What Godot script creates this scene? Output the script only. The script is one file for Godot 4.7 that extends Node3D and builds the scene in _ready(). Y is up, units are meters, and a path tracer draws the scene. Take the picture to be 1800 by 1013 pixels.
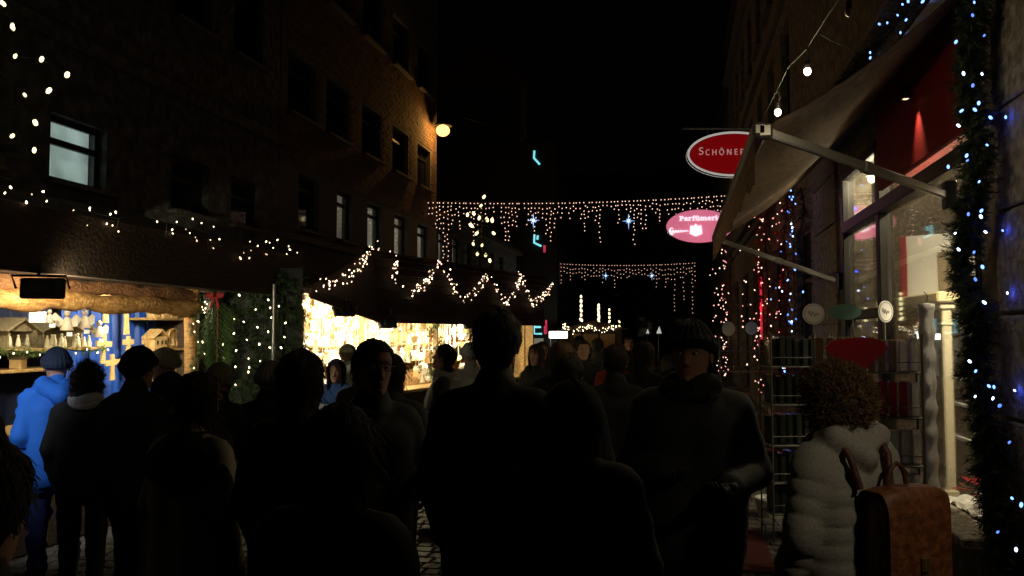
extends Node3D
# A Christmas market street at night. Street runs along -Z, camera stands in the crowd.
# Units metres. Right shop front at x = 1.95, left house fronts at x = -7.

var rng := RandomNumberGenerator.new()
var M := {}
var counts := {}
var nz := FastNoiseLite.new()

# ---------------------------------------------------------------- mesh builder
class MB:
	var v := PackedVector3Array()
	var n := PackedVector3Array()
	var c := PackedColorArray()
	var xf := Transform3D.IDENTITY
	var col := Color(1, 1, 1)

	func tri(a: Vector3, b: Vector3, d: Vector3) -> void:   # counter-clockwise seen from outside
		var pa := xf * a
		var pb := xf * b
		var pd := xf * d
		var nn := (pb - pa).cross(pd - pa).normalized()
		v.push_back(pa); v.push_back(pd); v.push_back(pb)
		n.push_back(nn); n.push_back(nn); n.push_back(nn)
		c.push_back(col); c.push_back(col); c.push_back(col)

	func tri_n(a: Vector3, b: Vector3, d: Vector3, na: Vector3, nb: Vector3, nd: Vector3, ca: Color, cb: Color, cd: Color) -> void:
		v.push_back(xf * a); v.push_back(xf * d); v.push_back(xf * b)
		n.push_back(na); n.push_back(nd); n.push_back(nb)
		c.push_back(ca); c.push_back(cd); c.push_back(cb)

	func quad(a: Vector3, b: Vector3, d: Vector3, e: Vector3) -> void:
		tri(a, b, d)
		tri(a, d, e)

	func box(o: Vector3, s: Vector3, bev := 0.0, bs := Basis.IDENTITY) -> void:
		var keep := xf
		xf = xf * Transform3D(bs, o)
		var h := s * 0.5
		if bev <= 0.0:
			quad(Vector3(-h.x, -h.y, h.z), Vector3(h.x, -h.y, h.z), Vector3(h.x, h.y, h.z), Vector3(-h.x, h.y, h.z))
			quad(Vector3(h.x, -h.y, -h.z), Vector3(-h.x, -h.y, -h.z), Vector3(-h.x, h.y, -h.z), Vector3(h.x, h.y, -h.z))
			quad(Vector3(h.x, -h.y, h.z), Vector3(h.x, -h.y, -h.z), Vector3(h.x, h.y, -h.z), Vector3(h.x, h.y, h.z))
			quad(Vector3(-h.x, -h.y, -h.z), Vector3(-h.x, -h.y, h.z), Vector3(-h.x, h.y, h.z), Vector3(-h.x, h.y, -h.z))
			quad(Vector3(-h.x, h.y, h.z), Vector3(h.x, h.y, h.z), Vector3(h.x, h.y, -h.z), Vector3(-h.x, h.y, -h.z))
			quad(Vector3(-h.x, -h.y, -h.z), Vector3(h.x, -h.y, -h.z), Vector3(h.x, -h.y, h.z), Vector3(-h.x, -h.y, h.z))
		else:
			var b: float = min(bev, min(h.x, min(h.y, h.z)) * 0.9)
			var i := h - Vector3(b, b, b)
			for ax in 3:
				for sg in [-1.0, 1.0]:
					var u := (ax + 1) % 3
					var w := (ax + 2) % 3
					var p := []
					for q in [[-1, -1], [1, -1], [1, 1], [-1, 1]]:
						var t := Vector3.ZERO
						t[ax] = h[ax] * sg
						t[u] = i[u] * q[0] * sg
						t[w] = i[w] * q[1]
						p.push_back(t)
					quad(p[0], p[1], p[2], p[3])
			for ax in 3:
				var u := (ax + 1) % 3
				var w := (ax + 2) % 3
				for q in [[1.0, 1.0], [-1.0, 1.0], [-1.0, -1.0], [1.0, -1.0]]:
					var a := Vector3.ZERO
					var d := Vector3.ZERO
					a[u] = h[u] * q[0]; a[w] = i[w] * q[1]
					d[u] = i[u] * q[0]; d[w] = h[w] * q[1]
					var e := Vector3.ZERO
					e[ax] = i[ax]
					if q[0] * q[1] > 0.0:
						quad(a - e, d - e, d + e, a + e)
						# orientation below flips when needed
					else:
						quad(a + e, d + e, d - e, a - e)
			for sx in [-1.0, 1.0]:
				for sy in [-1.0, 1.0]:
					for sz in [-1.0, 1.0]:
						var a := Vector3(h.x * sx, i.y * sy, i.z * sz)
						var d := Vector3(i.x * sx, h.y * sy, i.z * sz)
						var e := Vector3(i.x * sx, i.y * sy, h.z * sz)
						if sx * sy * sz > 0.0:
							tri(a, d, e)
						else:
							tri(a, e, d)
		xf = keep

	# rows x cols points, smooth normals; wrap = columns close on themselves
	func grid(p: Array, wrap := false, cols := [], flip := false) -> void:
		var r: int = p.size()
		var k: int = p[0].size()
		var nn := []
		var cl: int = k if wrap else k - 1
		for i in r:
			var row := PackedVector3Array()
			row.resize(k)
			nn.push_back(row)
		for i in r - 1:
			for j in cl:
				var j2 := (j + 1) % k
				var a: Vector3 = p[i][j]
				var b: Vector3 = p[i][j2]
				var d: Vector3 = p[i + 1][j2]
				var e: Vector3 = p[i + 1][j]
				var f := (d - a).cross(e - b)
				if flip:
					f = -f
				nn[i][j] += f; nn[i][j2] += f; nn[i + 1][j] += f; nn[i + 1][j2] += f
		for i in r:
			for j in k:
				nn[i][j] = (xf.basis * nn[i][j]).normalized() if nn[i][j].length_squared() > 1e-20 else Vector3.UP
		for i in r - 1:
			for j in cl:
				var j2 := (j + 1) % k
				var ca := col
				var cb := col
				var cd := col
				var ce := col
				if cols.size() > 0:
					ca = cols[i][j]; cb = cols[i][j2]; cd = cols[i + 1][j2]; ce = cols[i + 1][j]
				if flip:
					tri_n(p[i][j], p[i + 1][j2], p[i][j2], nn[i][j], nn[i + 1][j2], nn[i][j2], ca, cd, cb)
					tri_n(p[i][j], p[i + 1][j], p[i + 1][j2], nn[i][j], nn[i + 1][j], nn[i + 1][j2], ca, ce, cd)
				else:
					tri_n(p[i][j], p[i][j2], p[i + 1][j2], nn[i][j], nn[i][j2], nn[i + 1][j2], ca, cb, cd)
					tri_n(p[i][j], p[i + 1][j2], p[i + 1][j], nn[i][j], nn[i + 1][j2], nn[i + 1][j], ca, cd, ce)

	# profile of (radius, y), turned about the y axis through o
	func lathe(o: Vector3, prof: Array, seg := 12, sx := 1.0, sz := 1.0) -> void:
		var rows := []
		for q in prof:
			var row := PackedVector3Array()
			for j in seg:
				var a := TAU * j / seg
				row.push_back(o + Vector3(q[0] * cos(a) * sx, q[1], -q[0] * sin(a) * sz))
			rows.push_back(row)
		grid(rows, true)

	func ball(o: Vector3, r: Vector3, seg := 10, rg := 6) -> void:
		var pr := []
		for i in rg + 1:
			var t := -PI / 2 + PI * i / rg
			pr.push_back([max(cos(t), 0.001), sin(t) * r.y])
		lathe(o, pr, seg, r.x, r.z)

	func tube(pts: Array, rad, seg := 6, cap := true) -> void:
		var rows := []
		var up := Vector3(0.13, 0.97, 0.21)
		for i in pts.size():
			var t: Vector3 = (pts[min(i + 1, pts.size() - 1)] - pts[max(i - 1, 0)])
			t = t.normalized()
			if abs(t.dot(up)) > 0.97:
				up = Vector3(0.9, 0.1, 0.3)
			var s := t.cross(up).normalized()
			var w := s.cross(t).normalized()
			up = w
			var rr: float = rad[i] if rad is Array else rad
			var row := PackedVector3Array()
			for j in seg:
				var a := TAU * j / seg
				row.push_back(pts[i] + (s * cos(a) + w * sin(a)) * rr)
			rows.push_back(row)
		if cap:
			var z0 := PackedVector3Array()
			var z1 := PackedVector3Array()
			for j in seg:
				z0.push_back(pts[0]); z1.push_back(pts[-1])
			rows.push_front(z0)
			rows.push_back(z1)
		grid(rows, true, [], true)

	# flat polygon (x, y) counter-clockwise, pushed from z0 to z1
	func prism(poly: PackedVector2Array, z0: float, z1: float) -> void:
		var t := Geometry2D.triangulate_polygon(poly)
		var cw := Geometry2D.is_polygon_clockwise(poly)
		for i in range(0, t.size(), 3):
			var a := poly[t[i]]
			var b := poly[t[i + 1]]
			var d := poly[t[i + 2]]
			if (b - a).cross(d - a) < 0.0:
				var m := b
				b = d
				d = m
			tri(Vector3(a.x, a.y, z1), Vector3(b.x, b.y, z1), Vector3(d.x, d.y, z1))
			tri(Vector3(a.x, a.y, z0), Vector3(d.x, d.y, z0), Vector3(b.x, b.y, z0))
		for i in poly.size():
			var a := poly[i]
			var b := poly[(i + 1) % poly.size()]
			if cw == false:
				quad(Vector3(a.x, a.y, z0), Vector3(b.x, b.y, z0), Vector3(b.x, b.y, z1), Vector3(a.x, a.y, z1))
			else:
				quad(Vector3(b.x, b.y, z0), Vector3(a.x, a.y, z0), Vector3(a.x, a.y, z1), Vector3(b.x, b.y, z1))

	func mesh() -> ArrayMesh:
		var a := []
		a.resize(Mesh.ARRAY_MAX)
		a[Mesh.ARRAY_VERTEX] = v
		a[Mesh.ARRAY_NORMAL] = n
		a[Mesh.ARRAY_COLOR] = c
		var m := ArrayMesh.new()
		m.add_surface_from_arrays(Mesh.PRIMITIVE_TRIANGLES, a)
		return m

# ---------------------------------------------------------------- objects
func numbered(s: String) -> String:
	var k: int = counts.get(s, 0)
	counts[s] = k + 1
	return s if k == 0 else "%s_%03d" % [s, k]

func put(called: String, mesh: Mesh, m: Material, parent: Node = null, at := Vector3.ZERO) -> MeshInstance3D:
	var o := MeshInstance3D.new()
	o.mesh = mesh
	o.material_override = m
	o.position = at
	if parent == null:
		o.name = numbered(called)
		add_child(o)
	else:
		o.name = called
		parent.add_child(o, true)
	return o

func obj(called: String, mb: MB, m: Material, parent: Node = null, at := Vector3.ZERO) -> MeshInstance3D:
	return put(called, mb.mesh(), m, parent, at)

func tag(o: Node, label: String, cat: String, group := "", kind := "") -> Node:
	if label != "": o.set_meta("label", label)
	if cat != "": o.set_meta("category", cat)
	if group != "": o.set_meta("group", group)
	if kind != "": o.set_meta("kind", kind)
	return o

func thing(called: String, label: String, cat: String, at := Vector3.ZERO, turn := 0.0, group := "") -> Node3D:
	var o := Node3D.new()
	o.name = numbered(called)
	add_child(o)
	o.position = at
	o.rotation.y = turn
	tag(o, label, cat, group)
	return o

func copy(src: Node3D, base: String, at: Vector3, turn: float, label := "") -> Node3D:
	var r: Node3D = src.duplicate()
	r.name = numbered(base)
	add_child(r)
	r.position = at
	r.rotation.y = turn
	if label != "": r.set_meta("label", label)
	return r

func structure(o: Node) -> Node:
	o.set_meta("kind", "structure")
	return o

func bx(called: String, o: Vector3, s: Vector3, m: Material, parent: Node = null, bev := 0.0) -> MeshInstance3D:
	var b := MB.new()
	b.box(Vector3.ZERO, s, bev)
	return obj(called, b, m, parent, o)

func omni(parent: Node, at: Vector3, col: Color, e: float, size := 0.03) -> void:
	var l := OmniLight3D.new()
	l.name = "light"
	l.light_color = col
	l.light_energy = e
	l.light_size = size
	l.omni_range = 40.0
	l.omni_attenuation = 2.0
	l.shadow_enabled = true
	parent.add_child(l, true)
	l.position = at

func spot(parent: Node, at: Vector3, to: Vector3, col: Color, e: float, ang: float, size := 0.08) -> void:
	var l := SpotLight3D.new()
	l.name = "light"
	l.light_color = col
	l.light_energy = e
	l.light_size = size
	l.spot_range = 40.0
	l.spot_attenuation = 2.0
	l.spot_angle = ang
	l.shadow_enabled = true
	parent.add_child(l, true)
	l.position = at
	l.look_at_from_position(parent.global_transform * at, parent.global_transform * to, Vector3(0.1, 1, 0.05).normalized())

# ---------------------------------------------------------------- materials
func ntex(freq: float, lo: Color, hi: Color, typ := FastNoiseLite.TYPE_SIMPLEX_SMOOTH, oct := 4, sz := 256, seed_ := 1, normal := false, bump := 4.0) -> NoiseTexture2D:
	var f := FastNoiseLite.new()
	f.noise_type = typ
	f.frequency = freq
	f.fractal_octaves = oct
	f.seed = seed_
	var t := NoiseTexture2D.new()
	t.width = sz
	t.height = sz
	t.seamless = true
	t.noise = f
	if normal:
		t.as_normal_map = true
		t.bump_strength = bump
	else:
		var g := Gradient.new()
		g.set_color(0, lo)
		g.set_color(1, hi)
		t.color_ramp = g
	return t

func wood_img(lo: Color, hi: Color, sd: int) -> ImageTexture:
	var f := FastNoiseLite.new()
	f.seed = sd
	f.frequency = 1.0
	f.fractal_octaves = 3
	var im := Image.create(256, 256, false, Image.FORMAT_RGB8)
	for y in 256:
		for x in 256:
			var a := TAU * x / 256.0
			var q := f.get_noise_3d(cos(a) * 0.8, sin(a) * 0.8, y * 0.11) * 0.6 + f.get_noise_3d(cos(a) * 3.0, sin(a) * 3.0, y * 0.5 + 40.0) * 0.4
			im.set_pixel(x, y, lo.lerp(hi, clamp(q + 0.5, 0.0, 1.0)))
	return ImageTexture.create_from_image(im)

func mat(alb: Color, rough := 0.8, metal := 0.0) -> StandardMaterial3D:
	var m := StandardMaterial3D.new()
	m.albedo_color = alb.linear_to_srgb()
	m.roughness = rough
	m.metallic = metal
	return m

func tex(m: StandardMaterial3D, t: Texture2D, scale: float, nt: Texture2D = null, ns := 1.0, world := true) -> StandardMaterial3D:
	m.albedo_texture = t
	m.uv1_triplanar = true
	m.uv1_world_triplanar = world
	m.uv1_scale = Vector3(scale, scale, scale)
	if nt != null:
		m.normal_enabled = true
		m.normal_texture = nt
		m.normal_scale = ns
	return m

func glow(col: Color, e: float) -> StandardMaterial3D:
	var m := StandardMaterial3D.new()
	m.albedo_color = col.lerp(Color.WHITE, 0.5).linear_to_srgb()
	m.emission_enabled = true
	m.emission = col.linear_to_srgb()
	m.emission_energy_multiplier = e
	m.roughness = 0.4
	return m

func vmat(rough := 0.85) -> StandardMaterial3D:
	var m := StandardMaterial3D.new()
	m.vertex_color_use_as_albedo = true
	m.roughness = rough
	return m

func make_materials() -> void:
	var fab := ntex(0.06, Color.BLACK, Color.WHITE, FastNoiseLite.TYPE_SIMPLEX_SMOOTH, 4, 256, 3, true, 3.0)
	var fine := ntex(0.12, Color(0.72, 0.72, 0.72), Color(1, 1, 1), FastNoiseLite.TYPE_SIMPLEX_SMOOTH, 5, 256, 7)
	var blot := ntex(0.02, Color(0.55, 0.52, 0.48), Color(1, 1, 1), FastNoiseLite.TYPE_SIMPLEX_SMOOTH, 5, 512, 9)
	var rel := ntex(0.05, Color.BLACK, Color.WHITE, FastNoiseLite.TYPE_SIMPLEX_SMOOTH, 5, 256, 5, true, 5.0)
	M.plaster = tex(mat(Color(0.30, 0.27, 0.22), 0.9), blot, 0.5, rel, 0.4)
	M.plaster_dark = tex(mat(Color(0.2, 0.2, 0.2), 0.9), blot, 0.4, rel, 0.4)
	M.brick = vmat(0.9)
	tex(M.brick, fine, 1.5, rel, 0.6)
	M.mortar = tex(mat(Color(0.24, 0.22, 0.2), 0.95), fine, 1.0)
	M.stone = tex(mat(Color(0.34, 0.32, 0.27), 0.85), blot, 0.9, rel, 0.8)
	M.stone2 = tex(mat(Color(0.28, 0.26, 0.22), 0.85), blot, 1.3, rel, 0.8)
	M.ground = tex(mat(Color(0.12, 0.11, 0.1), 0.8), blot, 0.7, rel, 0.7)
	M.sett = vmat(0.75)
	tex(M.sett, fine, 2.0, rel, 0.7)
	M.roof = tex(mat(Color(0.085, 0.05, 0.032), 0.8), fine, 2.0, rel, 0.6)
	M.darkwood = tex(mat(Color(0.10, 0.06, 0.035), 0.7), wood_img(Color(0.5, 0.5, 0.5), Color(1, 1, 1), 4), 1.6, rel, 0.3)
	var wt := wood_img(Color(0.55, 0.42, 0.3), Color(1, 1, 1), 11)
	M.log = tex(mat(Color(0.58, 0.36, 0.13), 0.65), wt, 1.3, rel, 0.7)
	M.bark = tex(mat(Color(0.30, 0.15, 0.06), 0.85), wt, 2.1, rel, 1.2)
	M.pine = tex(mat(Color(0.62, 0.45, 0.2), 0.6), wt, 2.5, rel, 0.3)
	M.palewood = tex(mat(Color(0.72, 0.55, 0.28), 0.55), wood_img(Color(0.75, 0.62, 0.45), Color(1, 1, 1), 21), 4.0, fab, 0.2)
	M.plank = tex(mat(Color(0.36, 0.21, 0.075), 0.7), wt, 2.0, rel, 0.5)
	M.creamwood = tex(mat(Color(0.7, 0.62, 0.42), 0.6), wood_img(Color(0.8, 0.75, 0.65), Color(1, 1, 1), 31), 4.0)
	M.stable = tex(mat(Color(0.4, 0.33, 0.2), 0.8), wood_img(Color(0.5, 0.45, 0.4), Color(1, 1, 1), 33), 5.0)
	M.cream = tex(mat(Color(0.78, 0.7, 0.5), 0.6), fine, 5.0)
	M.white = tex(mat(Color(0.8, 0.8, 0.78), 0.6), fine, 3.0)
	M.card = mat(Color(0.82, 0.82, 0.8), 0.7)
	M.blue_cloth = tex(mat(Color(0.014, 0.085, 0.48), 0.5), fine, 3.0, fab, 0.5)
	M.navy_cloth = tex(mat(Color(0.006, 0.015, 0.07), 0.7), fine, 3.0, fab, 0.5)
	M.red_cloth = tex(mat(Color(0.32, 0.008, 0.012), 0.7), fine, 2.0, fab, 0.4)
	M.awning = tex(mat(Color(0.42, 0.31, 0.21), 0.85), blot, 1.2, fab, 0.4)
	M.awning.backlight_enabled = true
	M.awning.backlight = Color(0.18, 0.13, 0.09)
	M.alu = tex(mat(Color(0.45, 0.45, 0.42), 0.35, 0.6), fine, 2.0)
	M.rack = mat(Color(0.12, 0.12, 0.11), 0.5, 0.5)
	M.dark_metal = mat(Color(0.015, 0.015, 0.016), 0.45, 0.3)
	M.black = mat(Color(0.008, 0.008, 0.008), 0.6)
	M.frame = tex(mat(Color(0.02, 0.018, 0.016), 0.45), fine, 2.0)
	M.frame_white = tex(mat(Color(0.6, 0.6, 0.57), 0.5), fine, 2.0)
	M.fir = vmat(0.7)
	M.tinsel = vmat(0.3)
	M.tinsel.metallic = 0.5
	M.wire = mat(Color(0.01, 0.02, 0.012), 0.6)
	M.glass = mat(Color(0.8, 0.85, 0.85), 0.03)
	M.glass.transparency = BaseMaterial3D.TRANSPARENCY_ALPHA
	M.glass.albedo_color.a = 0.08
	M.dark_glass = mat(Color(0.01, 0.011, 0.013), 0.06)
	M.sign_red = tex(mat(Color(0.36, 0.006, 0.014), 0.4), fine, 1.0)
	M.sign_red.emission_enabled = true
	M.sign_red.emission = Color(0.6, 0.02, 0.05)
	M.sign_red.emission_energy_multiplier = 0.38
	M.sign_white = glow(Color(0.9, 0.85, 0.8), 0.38)
	M.sign_letter = glow(Color(0.9, 0.62, 0.6), 0.3)
	M.sign_pink = glow(Color(0.72, 0.16, 0.27), 0.75)
	M.sign_pink_white = glow(Color(0.9, 0.93, 1.0), 1.0)
	M.warm = glow(Color(1.0, 0.82, 0.48), 6.0)
	M.warm_dim = glow(Color(1.0, 0.7, 0.42), 1.4)
	M.pinkish = glow(Color(1.0, 0.6, 0.42), 1.5)
	M.pinkish_far = glow(Color(1.0, 0.55, 0.4), 0.9)
	M.candle = glow(Color(1.0, 0.86, 0.42), 2.6)
	M.ice = glow(Color(0.16, 0.34, 1.0), 3.4)
	M.ice_dim = glow(Color(0.1, 0.25, 1.0), 1.5)
	M.ice_white = glow(Color(0.55, 0.72, 1.0), 5.0)
	M.star_blue = glow(Color(0.22, 0.5, 1.0), 1.7)
	M.rosewhite = glow(Color(1.0, 0.66, 0.5), 2.6)
	M.rosered = glow(Color(1.0, 0.35, 0.3), 1.8)
	M.redtube = glow(Color(1.0, 0.02, 0.06), 0.6)
	M.cyan = glow(Color(0.25, 0.85, 0.95), 1.0)
	M.neon_red = glow(Color(1.0, 0.03, 0.12), 0.45)
	M.lit_sign = glow(Color(1.0, 0.98, 0.85), 2.2)
	M.bulb = glow(Color(1.0, 0.86, 0.6), 12.0)
	M.flood = glow(Color(1.0, 0.93, 0.75), 8.0)
	M.lamp = glow(Color(1.0, 0.5, 0.14), 3.2)
	M.cloth = vmat(0.85)
	tex(M.cloth, fine, 3.0, fab, 0.25, false)
	M.hair = vmat(0.85)
	M.knit = vmat(0.95)
	tex(M.knit, fine, 6.0, fab, 0.3, false)
	M.leather = tex(mat(Color(0.34, 0.115, 0.035), 0.55), blot, 2.0, rel, 0.5, false)
	M.leather_dark = tex(mat(Color(0.16, 0.055, 0.02), 0.55), blot, 2.0, rel, 0.5, false)
	M.letter_grey = mat(Color(0.2, 0.2, 0.19), 0.7)
	M.tag_teal = mat(Color(0.10, 0.22, 0.2), 0.7)
	M.foil = tex(mat(Color(0.75, 0.75, 0.72), 0.25, 0.8), fine, 6.0, ntex(0.09, Color.BLACK, Color.WHITE, FastNoiseLite.TYPE_CELLULAR, 2, 256, 8, true, 8.0), 1.0)
	M.silver = tex(mat(Color(0.6, 0.6, 0.6), 0.35, 0.5), fine, 8.0, ntex(0.2, Color.BLACK, Color.WHITE, FastNoiseLite.TYPE_SIMPLEX, 3, 256, 18, true, 8.0), 1.0)
	M.interior = tex(mat(Color(0.26, 0.2, 0.13), 0.85), ntex(0.03, Color(0.35, 0.3, 0.25), Color(1, 1, 1), FastNoiseLite.TYPE_SIMPLEX_SMOOTH, 5, 512, 12), 1.2, rel, 0.7)
	M.metal_gold = mat(Color(0.7, 0.5, 0.18), 0.3, 0.9)
	M.red_glass = mat(Color(0.35, 0.01, 0.015), 0.15, 0.3)
	M.skirt = vmat(0.9)

# ---------------------------------------------------------------- greenery and light strings
func sprigs(mb: MB, pts: Array, rad: float, per_m: float, nl: float, nw: float, lo: Color, hi: Color, needles := 26) -> void:
	var total := 0.0
	for i in pts.size() - 1:
		total += (pts[i + 1] - pts[i]).length()
	var cnt := int(total * per_m)
	for s in cnt:
		var t := rng.randf() * total
		var i := 0
		while i < pts.size() - 2 and t > (pts[i + 1] - pts[i]).length():
			t -= (pts[i + 1] - pts[i]).length()
			i += 1
		var ax: Vector3 = (pts[i + 1] - pts[i]).normalized()
		var o: Vector3 = pts[i] + ax * t
		var d := Vector3(rng.randfn(), rng.randfn(), rng.randfn())
		d = (d - ax * d.dot(ax)).normalized()
		var dir := (d + ax * rng.randf_range(-0.3, 1.0) + Vector3(0, -0.25, 0)).normalized()
		var ln := rad * rng.randf_range(0.55, 1.15)
		twig(mb, o, dir, ln, nl, nw, lo, hi, needles)

func twig(mb: MB, o: Vector3, dir: Vector3, ln: float, nl: float, nw: float, lo: Color, hi: Color, needles: int) -> void:
	var a := dir.cross(Vector3(0.3, 0.8, 0.5)).normalized()
	var b := dir.cross(a).normalized()
	var tone := rng.randf()
	for k in needles:
		var f := (k + rng.randf()) / needles
		var p := o + dir * ln * f
		var g := rng.randf() * TAU
		var out := (a * cos(g) + b * sin(g)).normalized()
		var nd := (out + dir * rng.randf_range(0.5, 1.0)).normalized()
		var tip := p + nd * nl * rng.randf_range(0.7, 1.2)
		var sd := nd.cross(out).normalized() * nw * 0.5
		mb.col = lo.lerp(hi, clamp(tone * 0.7 + rng.randf() * 0.3, 0.0, 1.0))
		mb.tri(p - sd, p + sd, tip)

var bulb_meshes := {}
func bulb_mesh(r: float) -> Mesh:
	var key := snappedf(r, 0.001)
	if not bulb_meshes.has(key):
		var b := MB.new()
		b.ball(Vector3.ZERO, Vector3(r * 0.8, r * 1.25, r * 0.8), 6, 4)
		bulb_meshes[key] = b.mesh()
	return bulb_meshes[key]

func bulbs(parent: Node, pts: Array, r: float, mats: Array) -> void:
	for p in pts:
		var o := put("bulb", bulb_mesh(r), mats[rng.randi() % mats.size()], parent, p)
		var k := rng.randf_range(0.75, 1.2)
		o.scale = Vector3(k, k, k)
		o.rotation = Vector3(rng.randf_range(-0.8, 0.8), 0.0, rng.randf_range(-0.8, 0.8))

func bulb_cloud(parent: Node, pts: Array, r: float, m: Material) -> void:
	var b := MB.new()
	for p in pts:
		b.ball(p, Vector3(r, r * 1.2, r), 5, 3)
	tag(obj("bulbs", b, m, parent), "", "", "", "stuff")

func sag(a: Vector3, b: Vector3, dip: float, n := 12) -> Array:
	var r := []
	for i in n + 1:
		var t := float(i) / n
		r.push_back(a.lerp(b, t) - Vector3(0, dip * 4.0 * t * (1.0 - t), 0))
	return r

func along(pts: Array, f: float) -> Vector3:
	var total := 0.0
	for i in pts.size() - 1:
		total += (pts[i + 1] - pts[i]).length()
	var t := f * total
	for i in pts.size() - 1:
		var l: float = (pts[i + 1] - pts[i]).length()
		if t <= l:
			return pts[i].lerp(pts[i + 1], t / l)
		t -= l
	return pts[-1]

func jit(s: float) -> Vector3:
	return Vector3(rng.randf_range(-s, s), rng.randf_range(-s, s), rng.randf_range(-s, s))

# ---------------------------------------------------------------- people
const SKIN := 0
const COAT := 1
const LEGS := 2
const SHOE := 3
const TRIM := 4

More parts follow.
